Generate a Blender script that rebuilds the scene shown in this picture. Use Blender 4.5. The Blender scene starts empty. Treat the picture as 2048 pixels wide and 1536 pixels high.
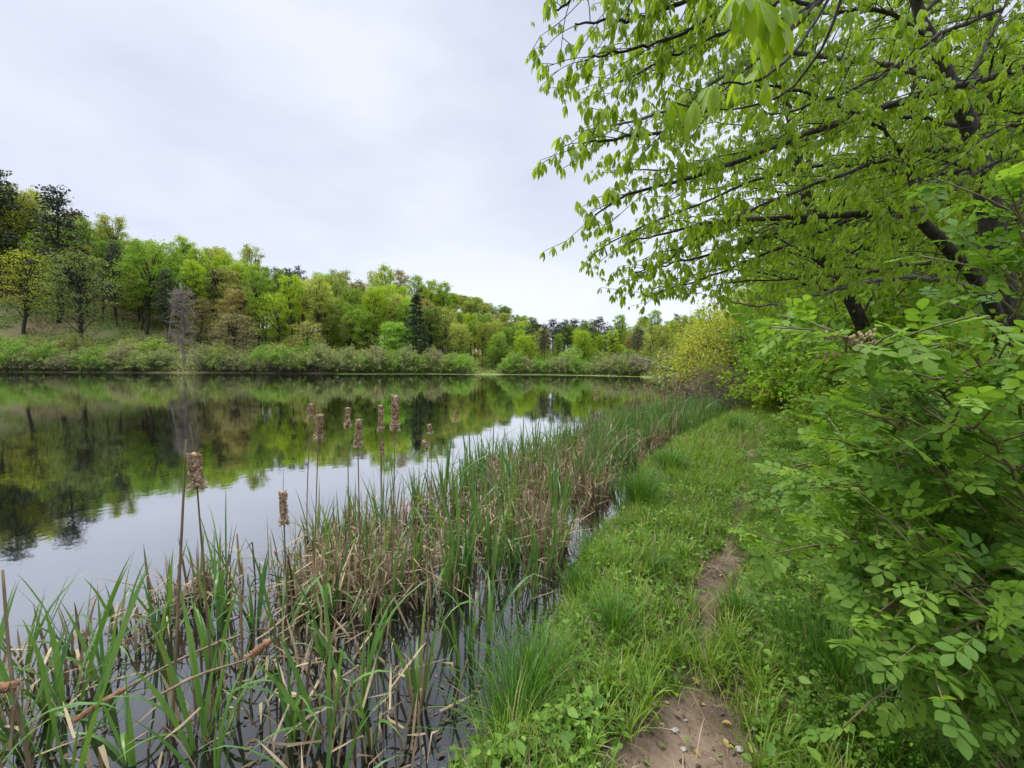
import bpy, math
import numpy as np
from mathutils import Matrix, Vector

scene = bpy.context.scene
col = scene.collection
R = np.random.default_rng(7)
rad = math.radians

# ------------------------------------------------------------------ camera
F = 800.0                      # focal length in pixels of the 2048 wide photograph
EYE = np.array([0.0, 0.0, 1.75])
cam = bpy.data.objects.new('camera', bpy.data.cameras.new('camera'))
col.objects.link(cam)
cam.data.sensor_width = 36
cam.data.lens = 36 * F / 2048
cam.data.clip_start = 0.05
cam.data.clip_end = 3000
CM = Matrix.Rotation(rad(90 - 2.86), 3, 'X') @ Matrix.Rotation(rad(0.35), 3, 'Z')
cam.matrix_world = Matrix.Translation(EYE) @ CM.to_4x4()
scene.camera = cam
CMN = np.array(CM)

# ------------------------------------------------------------------ sky and sun
w = bpy.data.worlds.new('World')
scene.world = w
w.use_nodes = True
nt = w.node_tree
nt.nodes.clear()
def N(nt, t, **kw):
    n = nt.nodes.new(t)
    for k, v in kw.items():
        setattr(n, k, v)
    return n
SUN_EL, SUN_AZ = rad(58), rad(-60)      # behind thick cloud, high on the left
sky = N(nt, 'ShaderNodeTexSky', sky_type='NISHITA', sun_disc=False, sun_elevation=SUN_EL, sun_rotation=SUN_AZ)
tc = N(nt, 'ShaderNodeTexCoord')
sep = N(nt, 'ShaderNodeSeparateXYZ'); nt.links.new(tc.outputs['Generated'], sep.inputs[0])
# cloud deck: pale lavender grey, brighter overhead (as an overcast sky is), soft broad mottling
mp = N(nt, 'ShaderNodeMapping'); mp.inputs['Scale'].default_value = (1.3, 1.3, 3.2)
nt.links.new(tc.outputs['Generated'], mp.inputs[0])
ns = N(nt, 'ShaderNodeTexNoise'); ns.inputs['Scale'].default_value = 1.15; ns.inputs['Detail'].default_value = 5; ns.inputs['Roughness'].default_value = .5
nt.links.new(mp.outputs[0], ns.inputs['Vector'])
cr = N(nt, 'ShaderNodeValToRGB')
cr.color_ramp.elements[0].position = .34; cr.color_ramp.elements[0].color = (4.05, 4.4, 5.3, 1)
cr.color_ramp.elements[1].position = .64; cr.color_ramp.elements[1].color = (5.6, 5.9, 6.6, 1)
nt.links.new(ns.outputs['Fac'], cr.inputs[0])
el = N(nt, 'ShaderNodeMapRange', interpolation_type='SMOOTHSTEP')
el.inputs['From Min'].default_value = .66; el.inputs['From Max'].default_value = .92
el.inputs['To Min'].default_value = 1.0; el.inputs['To Max'].default_value = 4.2
nt.links.new(sep.outputs['Z'], el.inputs['Value'])
hz = N(nt, 'ShaderNodeMapRange', interpolation_type='SMOOTHSTEP')
hz.inputs['From Min'].default_value = 0; hz.inputs['From Max'].default_value = .32
hz.inputs['To Min'].default_value = 1.17; hz.inputs['To Max'].default_value = 1.0
nt.links.new(sep.outputs['Z'], hz.inputs['Value'])
m1 = N(nt, 'ShaderNodeMath', operation='MULTIPLY')
nt.links.new(el.outputs[0], m1.inputs[0]); nt.links.new(hz.outputs[0], m1.inputs[1])
sc_ = N(nt, 'ShaderNodeVectorMath', operation='SCALE')
nt.links.new(cr.outputs[0], sc_.inputs[0]); nt.links.new(m1.outputs[0], sc_.inputs['Scale'])
mx = N(nt, 'ShaderNodeMix', data_type='RGBA'); mx.inputs['Factor'].default_value = .93
nt.links.new(sky.outputs[0], mx.inputs['A']); nt.links.new(sc_.outputs[0], mx.inputs['B'])
bg = N(nt, 'ShaderNodeBackground'); bg.inputs['Strength'].default_value = .1
nt.links.new(mx.outputs['Result'], bg.inputs[0])
nt.links.new(bg.outputs[0], N(nt, 'ShaderNodeOutputWorld').inputs[0])

sl = bpy.data.lights.new('sun', 'SUN'); sl.energy = 1.5; sl.angle = rad(16); sl.color = (1, .96, .9)
so = bpy.data.objects.new('sun', sl); col.objects.link(so)
sd = Vector((math.sin(SUN_AZ) * math.cos(SUN_EL), math.cos(SUN_AZ) * math.cos(SUN_EL), math.sin(SUN_EL)))
so.rotation_euler = sd.to_track_quat('Z', 'Y').to_euler()

scene.view_settings.view_transform = 'Standard'
scene.view_settings.look = 'None'
scene.view_settings.exposure = 0.68
scene.view_settings.gamma = 1.0
cy = scene.cycles
cy.max_bounces = 7; cy.diffuse_bounces = 4; cy.glossy_bounces = 3; cy.transmission_bounces = 4; cy.transparent_max_bounces = 4
cy.use_denoising = True
cy.caustics_reflective = False; cy.caustics_refractive = False
cy.sample_clamp_indirect = 6
cy.use_adaptive_sampling = True; cy.adaptive_threshold = 0.02

# ------------------------------------------------------------------ helpers
def P(px, py, d):
    """the 3D point seen at that place of the photograph, d metres in front of the eye"""
    return EYE + CMN @ np.array([(px - 1024) / F * d, (768 - py) / F * d, -d])
def pix(p):
    q = (np.asarray(p) - EYE) @ CMN
    return 1024 + q[..., 0] / -q[..., 2] * F, 768 - q[..., 1] / -q[..., 2] * F, -q[..., 2]
def unit(v):
    v = np.asarray(v, float)
    return v / np.maximum(np.linalg.norm(v, axis=-1, keepdims=True), 1e-9)
def sstep(x, a, b):
    t = np.clip((x - a) / (b - a), 0, 1)
    return t * t * (3 - 2 * t)

def build(name, V, faces, mat, parent=None, attr=None, smooth=False):
    """faces: list of int arrays (n,3) / (n,4); ONE mesh object"""
    me = bpy.data.meshes.new(name)
    V = np.asarray(V, np.float32)
    fl = [np.asarray(f, np.int32) for f in faces if len(f)]
    me.vertices.add(len(V)); me.vertices.foreach_set('co', V.ravel())
    idx = np.concatenate([f.ravel() for f in fl])
    ln = np.concatenate([np.full(len(f), f.shape[1], np.int32) for f in fl])
    me.loops.add(len(idx)); me.loops.foreach_set('vertex_index', idx)
    me.polygons.add(len(ln))
    me.polygons.foreach_set('loop_start', np.concatenate([[0], np.cumsum(ln)[:-1]]).astype(np.int32))
    me.polygons.foreach_set('loop_total', ln)
    if smooth:
        me.polygons.foreach_set('use_smooth', np.ones(len(ln), bool))
    if attr is not None:
        a = me.attributes.new('rnd', 'FLOAT', 'POINT')
        a.data.foreach_set('value', np.asarray(attr, np.float32))
    me.update(calc_edges=True)
    me.materials.append(mat)
    o = bpy.data.objects.new(name, me)
    col.objects.link(o)
    if parent is not None:
        o.parent = parent
    return o

class MB:
    def __init__(s): s.V = []; s.Q = []; s.T = []; s.A = []; s.n = 0
    def add(s, V, Q=None, T=None, a=0.5):
        V = np.asarray(V, float).reshape(-1, 3)
        if Q is not None and len(Q): s.Q.append(np.asarray(Q) + s.n)
        if T is not None and len(T): s.T.append(np.asarray(T) + s.n)
        s.A.append(np.full(len(V), a) if np.isscalar(a) else np.asarray(a, float))
        s.V.append(V); s.n += len(V)
    def build(s, name, mat, parent=None, smooth=False):
        fs = []
        if s.Q: fs.append(np.concatenate(s.Q))
        if s.T: fs.append(np.concatenate(s.T))
        return build(name, np.concatenate(s.V), fs, mat, parent, np.concatenate(s.A), smooth)

def scatter(tv, tq, tt, M, L, a, ta=None):
    """copies of a small template shape baked into one set of arrays"""
    n, k = len(L), len(tv)
    V = np.einsum('nij,vj->nvi', M, tv) + L[:, None, :]
    off = (np.arange(n) * k)[:, None, None]
    Q = (off + tq[None]).reshape(-1, 4) if tq is not None and len(tq) else None
    T = (off + tt[None]).reshape(-1, 3) if tt is not None and len(tt) else None
    aa = np.repeat(a, k)
    if ta is not None: aa = np.clip(aa * .82 + np.tile(ta, n), 0, 1)
    return V.reshape(-1, 3), Q, T, aa

def frames(d, up, s=1.0):
    """matrices whose y axis is d and whose z axis is near up"""
    y = unit(d); x = unit(np.cross(y, up)); z = np.cross(x, y)
    M = np.stack([x, y, z], axis=-1)
    return M * (s[:, None, None] if not np.isscalar(s) else s)
def rdir(n, rng=R):
    return unit(rng.normal(size=(n, 3)))

def tube(pts, radii, sides=6, cap=True):
    pts = np.asarray(pts, float); n = len(pts)
    radii = np.broadcast_to(np.asarray(radii, float), (n,))
    t = np.gradient(pts, axis=0); t = unit(t)
    ref = np.array([0, 0, 1.0]) if abs(t[0, 2]) < .8 else np.array([1.0, 0, 0])
    u = unit(np.cross(t, ref)); v = np.cross(t, u)
    an = np.linspace(0, 2 * math.pi, sides, endpoint=False)
    V = pts[:, None] + radii[:, None, None] * (np.cos(an)[None, :, None] * u[:, None] + np.sin(an)[None, :, None] * v[:, None])
    i = np.arange(n - 1)[:, None] * sides; j = np.arange(sides)[None]; k = (j + 1) % sides
    Q = np.stack([i + j, i + k, i + sides + k, i + sides + j], -1).reshape(-1, 4)
    V = V.reshape(-1, 3); T = None
    if cap:
        V = np.vstack([V, pts[-1] + t[-1] * radii[-1] * .5])
        b = (n - 1) * sides
        T = np.stack([b + np.arange(sides), b + (np.arange(sides) + 1) % sides, np.full(sides, n * sides)], -1)
    return V, Q, T
def smooth_path(p, n=24, jit=0.0, rng=R):
    """Catmull-Rom through the points"""
    p = np.asarray(p, float)
    q = np.vstack([2 * p[0] - p[1], p, 2 * p[-1] - p[-2]])
    out = []
    m = len(p) - 1
    for s in np.linspace(0, m - 1e-6, n):
        i = int(s); t = s - i
        a, b, c, d = q[i], q[i + 1], q[i + 2], q[i + 3]
        out.append(.5 * ((2 * b) + (-a + c) * t + (2 * a - 5 * b + 4 * c - d) * t * t + (-a + 3 * b - 3 * c + d) * t ** 3))
    out = np.array(out)
    if jit: out[1:-1] += rng.normal(size=(n - 2, 3)) * jit
    return out

def blades(B, phi, L, W, lean, curve, kt=None, kink=None, seg=4, a=None, sag=1.6, twist=None):
    """grass or reed blades: strips that taper to a point. kt/kink: where and by how much a dead blade is broken"""
    n = len(B); t = np.linspace(0, 1, seg + 1)
    th = lean[:, None] + curve[:, None] * t[None] ** sag
    if kt is not None:
        th = th + kink[:, None] * (t[None] > kt[:, None])
    th = np.clip(th, -3.0, 3.0)
    ds = L[:, None] / seg
    thm = (th[:, 1:] + th[:, :-1]) / 2 if kt is None else th[:, 1:]
    r = np.concatenate([np.zeros((n, 1)), np.cumsum(np.sin(thm) * ds, 1)], 1)
    z = np.concatenate([np.zeros((n, 1)), np.cumsum(np.cos(thm) * ds, 1)], 1)
    c, s = np.cos(phi)[:, None], np.sin(phi)[:, None]
    C = np.stack([B[:, :1] + r * c, B[:, 1:2] + r * s, B[:, 2:] + z], -1)
    wp = np.where(t < .5, 1.0, 1 - np.clip((t - .5) / .5, 0, 1) ** 1.7) * (0.75 + .5 * np.minimum(t, .5))
    tw = (twist if twist is not None else np.zeros(n))[:, None] * t[None] + (R.uniform(-.5, .5, n))[:, None]
    X = np.stack([-np.sin(phi[:, None] + tw), np.cos(phi[:, None] + tw), np.zeros_like(tw)], -1)
    h = X * (W[:, None] * wp[None] / 2)[..., None]
    Lf, Rt = C[:, :-1] - h[:, :-1], C[:, :-1] + h[:, :-1]
    k = 2 * seg + 1
    V = np.empty((n, k, 3)); V[:, 0:2 * seg:2] = Lf; V[:, 1:2 * seg:2] = Rt; V[:, -1] = C[:, -1]
    q = np.array([[2 * i, 2 * i + 1, 2 * i + 3, 2 * i + 2] for i in range(seg - 1)])
    tri = np.array([[2 * seg - 2, 2 * seg - 1, 2 * seg]])
    off = (np.arange(n) * k)[:, None, None]
    a = R.random(n) if a is None else a
    return V.reshape(-1, 3), (off + q[None]).reshape(-1, 4), (off + tri[None]).reshape(-1, 3), np.repeat(a, k)

def tag(o, label, cat, group=None, kind=None):
    if label: o['label'] = label
    if cat: o['category'] = cat
    if group: o['group'] = group
    if kind: o['kind'] = kind
    return o
def empty(name, loc=(0, 0, 0), rz=0.0):
    o = bpy.data.objects.new(name, None); col.objects.link(o)
    o.location = tuple(float(v) for v in loc); o.rotation_euler = (0, 0, rz); o.empty_display_size = .2
    return o
def copy_tree(o, loc, rz, s, label, cat, group, color=None):
    c = o.copy(); col.objects.link(c)
    c.location = tuple(float(v) for v in loc); c.rotation_euler = (0, 0, rz)
    c.scale = s if hasattr(s, '__len__') else (s, s, s)
    tag(c, label, cat, group)
    for ch in o.children:
        d = ch.copy(); col.objects.link(d); d.parent = c
        if color is not None: d.color = (*color, 1)
    return c
def drop_tree(o):
    for ch in list(o.children): bpy.data.objects.remove(ch)
    bpy.data.objects.remove(o)

# ------------------------------------------------------------------ materials
def mat_base(name):
    m = bpy.data.materials.new(name); m.use_nodes = True
    m.node_tree.nodes.clear()
    return m, m.node_tree
def leaf_mat(name, c0, c1, trans=.35, rough=.5, spec=.3, use_obj=False, tcol=None, extra=None):
    """leaf colour varies from leaf to leaf between c0 and c1; part of the light passes through the blade"""
    m, t = mat_base(name)
    at = N(t, 'ShaderNodeAttribute', attribute_name='rnd')
    mix = N(t, 'ShaderNodeValToRGB')
    e = mix.color_ramp.elements
    e[0].position = 0; e[0].color = (*c0, 1); e[1].position = .9; e[1].color = (*c1, 1)
    if extra:
        e[1].position = 1 - extra[0] - .01
        x = e.new(1 - extra[0]); x.color = (*extra[1], 1)
    t.links.new(at.outputs['Fac'], mix.inputs[0])
    out = mix.outputs[0]
    if use_obj:
        oi = N(t, 'ShaderNodeObjectInfo')
        mu = N(t, 'ShaderNodeMix', data_type='RGBA', blend_type='MULTIPLY'); mu.inputs['Factor'].default_value = 1
        t.links.new(out, mu.inputs['A']); t.links.new(oi.outputs['Color'], mu.inputs['B'])
        out = mu.outputs['Result']
    b = N(t, 'ShaderNodeBsdfPrincipled'); b.inputs['Roughness'].default_value = rough
    b.inputs['Specular IOR Level'].default_value = spec
    t.links.new(out, b.inputs['Base Color'])
    tr = N(t, 'ShaderNodeBsdfTranslucent')
    tm = N(t, 'ShaderNodeMix', data_type='RGBA', blend_type='MULTIPLY'); tm.inputs['Factor'].default_value = 1
    t.links.new(out, tm.inputs['A']); tm.inputs['B'].default_value = (*(tcol or (1.3, 1.35, .6)), 1)
    t.links.new(tm.outputs['Result'], tr.inputs[0])
    ms = N(t, 'ShaderNodeMixShader'); ms.inputs[0].default_value = trans
    t.links.new(b.outputs[0], ms.inputs[1]); t.links.new(tr.outputs[0], ms.inputs[2])
    t.links.new(ms.outputs[0], N(t, 'ShaderNodeOutputMaterial').inputs[0])
    return m
def noise_mat(name, cols, scale=8, detail=6, rough=.85, bump=.3, bscale=30, stretch=(1, 1, 1), spec=.25):
    m, t = mat_base(name)
    tcn = N(t, 'ShaderNodeTexCoord'); mpn = N(t, 'ShaderNodeMapping'); mpn.inputs['Scale'].default_value = stretch
    t.links.new(tcn.outputs['Object'], mpn.inputs[0])
    n1 = N(t, 'ShaderNodeTexNoise'); n1.inputs['Scale'].default_value = scale; n1.inputs['Detail'].default_value = detail; n1.inputs['Roughness'].default_value = .65
    t.links.new(mpn.outputs[0], n1.inputs['Vector'])
    r = N(t, 'ShaderNodeValToRGB'); e = r.color_ramp.elements
    e[0].position = .3; e[0].color = (*cols[0], 1); e[1].position = .7; e[1].color = (*cols[-1], 1)
    for i, c in enumerate(cols[1:-1]):
        x = e.new(.3 + .4 * (i + 1) / (len(cols) - 1)); x.color = (*c, 1)
    t.links.new(n1.outputs['Fac'], r.inputs[0])
    b = N(t, 'ShaderNodeBsdfPrincipled'); b.inputs['Roughness'].default_value = rough; b.inputs['Specular IOR Level'].default_value = spec
    t.links.new(r.outputs[0], b.inputs['Base Color'])
    if bump:
        n2 = N(t, 'ShaderNodeTexNoise'); n2.inputs['Scale'].default_value = bscale; n2.inputs['Detail'].default_value = 5
        t.links.new(mpn.outputs[0], n2.inputs['Vector'])
        bp = N(t, 'ShaderNodeBump'); bp.inputs['Strength'].default_value = bump; bp.inputs['Distance'].default_value = .02
        t.links.new(n2.outputs['Fac'], bp.inputs['Height']); t.links.new(bp.outputs[0], b.inputs['Normal'])
    t.links.new(b.outputs[0], N(t, 'ShaderNodeOutputMaterial').inputs[0])
    return m

M_bark = noise_mat('dark_bark', [(.02, .016, .012), (.05, .042, .032), (.10, .09, .075)], 18, 6, .9, .9, 40, (1, 1, .35))
M_barkfar = noise_mat('far_bark', [(.03, .026, .022), (.07, .06, .05)], 3, 3, .9, 0)
M_barkgrey = noise_mat('grey_bark', [(.06, .055, .045), (.14, .13, .11), (.22, .21, .19)], 14, 6, .9, .8, 40, (1, 1, .4))
M_willow = noise_mat('grey_willow_twig', [(.17, .145, .12), (.30, .27, .23)], 5, 3, .9, 0)
M_snag = noise_mat('bleached_wood', [(.14, .12, .1), (.34, .31, .27)], 3, 4, .9, 0)
M_twig = noise_mat('brown_twig', [(.10, .07, .05), (.19, .14, .11)], 5, 3, .9, 0)
M_leaf_far = leaf_mat('far_foliage', (.9, .9, .9), (1.6, 1.55, 1.4), .4, .6, .2, use_obj=True)
M_needle = leaf_mat('needle_foliage', (.7, .7, .7), (1.2, 1.2, 1.2), .1, .6, .2, use_obj=True, tcol=(1, 1, .8))
M_hick = leaf_mat('hickory_leaf', (.19, .30, .025), (.34, .46, .05), .56, .45, .3, tcol=(1.5, 1.5, .55))
M_under = leaf_mat('understorey_leaf', (.155, .29, .028), (.31, .45, .055), .48, .5, .3, use_obj=True)
M_rose = leaf_mat('rose_leaf', (.10, .215, .032), (.25, .39, .055), .42, .5, .22, extra=(.12, (.38, .52, .07)))
M_cane = noise_mat('rose_cane', [(.10, .12, .04), (.22, .15, .08)], 30, 3, .6, 0)
M_bud = noise_mat('rose_bud', [(.32, .22, .12), (.45, .36, .2)], 60, 3, .8, 0)
M_cattail = leaf_mat('cattail_blade', (.07, .17, .045), (.16, .29, .06), .32, .38, .45, extra=(.08, (.24, .27, .07)))
M_grass = leaf_mat('bank_grass', (.075, .17, .014), (.29, .42, .05), .4, .45, .35, extra=(.11, (.42, .37, .17)))
M_tussock = leaf_mat('tussock_grass', (.05, .14, .018), (.13, .27, .03), .3, .45, .35, extra=(.05, (.3, .26, .12)))
M_weed = leaf_mat('weed_leaf', (.065, .16, .02), (.22, .36, .05), .33, .5, .3)
M_dead = leaf_mat('dead_reed', (.11, .075, .042), (.46, .36, .22), .15, .7, .2, tcol=(1, .95, .8))
M_litter = leaf_mat('leaf_litter', (.04, .028, .02), (.22, .15, .10), .05, .8, .2, tcol=(1, 1, 1))
M_stalk = noise_mat('dry_stalk', [(.13, .085, .05), (.30, .22, .14)], 9, 4, .7, 0, 30, (4, 4, .6))
M_yellowleaf = leaf_mat('yellow_fallen_leaf', (.38, .26, .09), (.55, .42, .17), .2, .6, .3, tcol=(1, .9, .5))

# ------------------------------------------------------------------ terrain
near = [(-14, -14), (-6, -8), (-2.2, -2.5), (-.9, 0), (-.42, 1.3), (-.2, 1.8), (.24, 2.55), (.58, 3.4), (1.0, 4.2), (1.5, 5.0), (1.95, 6.2),
        (3.1, 8.2), (4.9, 10.4), (7.1, 13.4), (9.3, 17.6), (11.6, 23), (14, 31), (16, 41), (18.5, 52), (19, 60)]
far = [(12, 65), (5, 67.5), (-6, 67), (-14, 68.5), (-22, 65.5), (-30, 66), (-40, 65), (-50, 66.5), (-58, 63.5), (-70, 64), (-85, 62), (-105, 58), (-130, 45), (-140, 5), (-100, -40), (-40, -36)]
POLY = np.array(near + far, float)
def sdist(x, y):
    """distance to the pond's edge, positive on land"""
    x = np.asarray(x, float); y = np.asarray(y, float)
    best = np.full(x.shape, 1e9); ins = np.zeros(x.shape, bool)
    n = len(POLY)
    for i in range(n):
        ax, ay = POLY[i]; bx, by = POLY[(i + 1) % n]
        dx, dy = bx - ax, by - ay
        t = np.clip(((x - ax) * dx + (y - ay) * dy) / (dx * dx + dy * dy), 0, 1)
        best = np.minimum(best, np.hypot(x - ax - t * dx, y - ay - t * dy))
        c = ((ay > y) != (by > y)) & (x < (bx - ax) * (y - ay) / (by - ay + 1e-12) + ax)
        ins ^= c
    return np.where(ins, -best, best)
_lat = R.random((8, 64, 64))
def vnoise(x, y, k=0):
    g = _lat[k]; xi = np.floor(x).astype(int); yi = np.floor(y).astype(int)
    fx = x - xi; fy = y - yi; fx = fx * fx * (3 - 2 * fx); fy = fy * fy * (3 - 2 * fy)
    a = g[xi % 64, yi % 64]; b = g[(xi + 1) % 64, yi % 64]; c = g[xi % 64, (yi + 1) % 64]; d = g[(xi + 1) % 64, (yi + 1) % 64]
    return (a * (1 - fx) + b * fx) * (1 - fy) + (c * (1 - fx) + d * fx) * fy
def path_x(y):
    return .66 * y - .325 + .03 * np.sin(y * 1.7)
def hgt(x, y, d=None):
    x = np.asarray(x, float); y = np.asarray(y, float)
    d = sdist(x, y) if d is None else d
    far_ = sstep(y, 30, 55)
    dn = d + (1 - far_) * .14 * (vnoise(x * 2.2, y * 2.2, 1) - .5) * 2 + far_ * 1.2 * (vnoise(x * .3, y * .3, 2) - .5)
    land = .22 * sstep(dn, -.02, .45) + .012 * np.clip(dn, 0, 20)
    wet = -.06 * sstep(-dn, 0, .05) - .5 * sstep(-dn, .05, 2.5)
    h = np.where(dn > 0, land, wet)
    nn = (vnoise(x * 1.3, y * 1.3, 3) - .5) * .07 + (vnoise(x * 4, y * 4, 4) - .5) * .03
    h = h + nn * sstep(dn, 0, .6) * (1 - far_)
    pr = x - path_x(np.clip(y, -20, 60))
    h = h + (1 - far_) * (np.where(pr > 1.2, .05 * (pr - 1.2), 0)) - .03 * np.exp(-(pr / .3) ** 2) * (1 - far_)
    a = x / np.maximum(y, 20)
    A = np.interp(a, [-3, -2, -1.28, -1.0, -.78, -.53, -.34, -.19, -.05, .3, 1, 2], [33, 31, 29.5, 21, 15.0, 9.0, 4.8, 2.6, 1.2, 1.2, 2, 3])
    h = h + far_ * np.clip(A, 0, 99) * np.clip((d - 3) / 42, 0, 1) ** 1.05 * (dn > 0)
    h = h + far_ * 1.2 * (vnoise(x * .12, y * .12, 5) - .5) * sstep(d, 5, 20) * (dn > 0)
    h = h + 31 * np.exp(-((x + 45) / 60) ** 2 - ((y - 285) / 70) ** 2) + 6 * sstep(y, 150, 320) * (x < 200)
    return h
ys = np.concatenate([np.arange(-1, 8, .05), np.arange(8, 16, .12)])
wl = .025 + .06 * vnoise(ys * 1.6, ys * 0 + 3, 6) ** 2 + .175 * np.exp(-((ys - 1.5) / .3) ** 4) + .085 * np.exp(-((ys - 2.85) / .4) ** 4) + .07 * np.exp(-((ys - 4.6) / .4) ** 4) + .06 * np.exp(-((ys - 6.6) / .6) ** 4) + .05 * np.exp(-((ys - 9.5) / 1.2) ** 4)
wl = wl * np.clip(1.25 - ys * .02, .3, 2)
def dirtf(x, y):
    """how bare the soil is: 1 in the middle of the trodden patches"""
    w_ = np.interp(y, ys, wl)
    return np.exp(-(np.abs(x - path_x(y)) / (w_ * 1.25)) ** 2.6) * np.clip(.35 + w_ * 4.5, 0, 1) * (y > -2) * (y < 17)
def gz(x, y): return float(hgt(np.array([x]), np.array([y]))[0])

def axis_pts(fine0, fine1, step, lo, hi, g=1.09):
    p = list(np.arange(fine0, fine1, step)); s = step
    a = [fine1]
    while a[-1] < hi: s *= g; a.append(a[-1] + s)
    s = step; b = [fine0]
    while b[-1] > lo: s *= g; b.append(b[-1] - s)
    return np.array(sorted(set(b[1:] + p + a)))
gx = axis_pts(-1.2, 6.5, .045, -520, 520, 1.055)
gy = axis_pts(.8, 10, .05, -260, 900, 1.045)
# keep steps under ~3 m around the far shore
gy = np.array(sorted(set(np.round(np.concatenate([gy, np.arange(52, 140, 1.2)]), 3))))
gx = np.array(sorted(set(np.round(np.concatenate([gx, np.arange(-120, 40, 2.0)]), 3))))
X, Y = np.meshgrid(gx, gy, indexing='ij')
D = sdist(X, Y)
Z = hgt(X, Y, D)
nx_, ny_ = X.shape
ii = (np.arange(nx_ - 1)[:, None] * ny_ + np.arange(ny_ - 1)[None]).ravel()
Q = np.stack([ii, ii + ny_, ii + ny_ + 1, ii + 1], -1)

m, t = mat_base('ground_soil')
tcn = N(t, 'ShaderNodeTexCoord')
n1 = N(t, 'ShaderNodeTexNoise'); n1.inputs['Scale'].default_value = 6; n1.inputs['Detail'].default_value = 8; n1.inputs['Roughness'].default_value = .7
n2 = N(t, 'ShaderNodeTexNoise'); n2.inputs['Scale'].default_value = .16; n2.inputs['Detail'].default_value = 5
for n_ in (n1, n2): t.links.new(tcn.outputs['Object'], n_.inputs['Vector'])
r1 = N(t, 'ShaderNodeValToRGB'); e = r1.color_ramp.elements
e[0].position = .35; e[0].color = (.035, .026, .018, 1); e[1].position = .7; e[1].color = (.12, .088, .055, 1)
x = e.new(.52); x.color = (.055, .06, .024, 1)
r2 = N(t, 'ShaderNodeValToRGB'); e = r2.color_ramp.elements
e[0].position = .38; e[0].color = (.11, .16, .035, 1); e[1].position = .64; e[1].color = (.24, .19, .10, 1)
t.links.new(n1.outputs['Fac'], r1.inputs[0]); t.links.new(n2.outputs['Fac'], r2.inputs[0])
sp = N(t, 'ShaderNodeSeparateXYZ'); t.links.new(tcn.outputs['Object'], sp.inputs[0])
mr = N(t, 'ShaderNodeMapRange'); mr.inputs['From Min'].default_value = 40; mr.inputs['From Max'].default_value = 56
t.links.new(sp.outputs['Y'], mr.inputs['Value'])
mm = N(t, 'ShaderNodeMix', data_type='RGBA'); t.links.new(mr.outputs[0], mm.inputs['Factor'])
t.links.new(r1.outputs[0], mm.inputs['A']); t.links.new(r2.outputs[0], mm.inputs['B'])
at = N(t, 'ShaderNodeAttribute', attribute_name='rnd')
n4 = N(t, 'ShaderNodeTexNoise'); n4.inputs['Scale'].default_value = 11; n4.inputs['Detail'].default_value = 8; n4.inputs['Roughness'].default_value = .7
n5 = N(t, 'ShaderNodeTexNoise'); n5.inputs['Scale'].default_value = 3.2; n5.inputs['Detail'].default_value = 7; n5.inputs['Roughness'].default_value = .6
for n_ in (n4, n5): t.links.new(tcn.outputs['Object'], n_.inputs['Vector'])
rd = N(t, 'ShaderNodeValToRGB'); e = rd.color_ramp.elements
e[0].position = .3; e[0].color = (.055, .04, .028, 1); e[1].position = .72; e[1].color = (.29, .215, .15, 1); x = e.new(.5); x.color = (.155, .11, .075, 1)
t.links.new(n5.outputs['Fac'], rd.inputs[0])
s1 = N(t, 'ShaderNodeMath', operation='MULTIPLY_ADD'); s1.inputs[1].default_value = 1.3; s1.inputs[2].default_value = -.65
t.links.new(n4.outputs['Fac'], s1.inputs[0])
s2 = N(t, 'ShaderNodeMath', operation='ADD'); t.links.new(s1.outputs[0], s2.inputs[0]); t.links.new(at.outputs['Fac'], s2.inputs[1])
s3 = N(t, 'ShaderNodeMapRange', interpolation_type='SMOOTHSTEP'); s3.inputs['From Min'].default_value = .28; s3.inputs['From Max'].default_value = .62
t.links.new(s2.outputs[0], s3.inputs['Value'])
md = N(t, 'ShaderNodeMix', data_type='RGBA'); t.links.new(s3.outputs[0], md.inputs['Factor']); t.links.new(mm.outputs['Result'], md.inputs['A']); t.links.new(rd.outputs[0], md.inputs['B'])
b = N(t, 'ShaderNodeBsdfPrincipled'); b.inputs['Roughness'].default_value = .92; b.inputs['Specular IOR Level'].default_value = .2
t.links.new(md.outputs['Result'], b.inputs['Base Color'])
bp = N(t, 'ShaderNodeBump'); bp.inputs['Strength'].default_value = .7; bp.inputs['Distance'].default_value = .03
n3 = N(t, 'ShaderNodeTexNoise'); n3.inputs['Scale'].default_value = 28; n3.inputs['Detail'].default_value = 6
t.links.new(tcn.outputs['Object'], n3.inputs['Vector'])
t.links.new(n3.outputs['Fac'], bp.inputs['Height']); t.links.new(bp.outputs[0], b.inputs['Normal'])
t.links.new(b.outputs[0], N(t, 'ShaderNodeOutputMaterial').inputs[0])
M_soil = m
g = build('ground', np.stack([X, Y, Z], -1).reshape(-1, 3), [Q], m, None, dirtf(X, Y).ravel(), True); g['kind'] = 'structure'

# dirt path: a ribbon 3 mm above the ground with a ragged edge
us = np.linspace(-1, 1, 15)
YY, UU = np.meshgrid(ys, us, indexing='ij')
XX = path_x(YY) + UU * (wl[:, None] * (1 + .5 * (vnoise(YY * 5, np.sign(UU) * 7 + 20, 7) - .5)))
ZZ = hgt(XX, YY) + .004 - .012 * np.abs(UU) ** 4
k = len(us); ii = (np.arange(len(ys) - 1)[:, None] * k + np.arange(k - 1)[None]).ravel()
pth = build('dirt_path', np.stack([XX, YY, ZZ], -1).reshape(-1, 3), [np.stack([ii, ii + 1, ii + k + 1, ii + k], -1)], M_soil, None, dirtf(XX, YY).ravel(), True)
pth['kind'] = 'structure'

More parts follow.
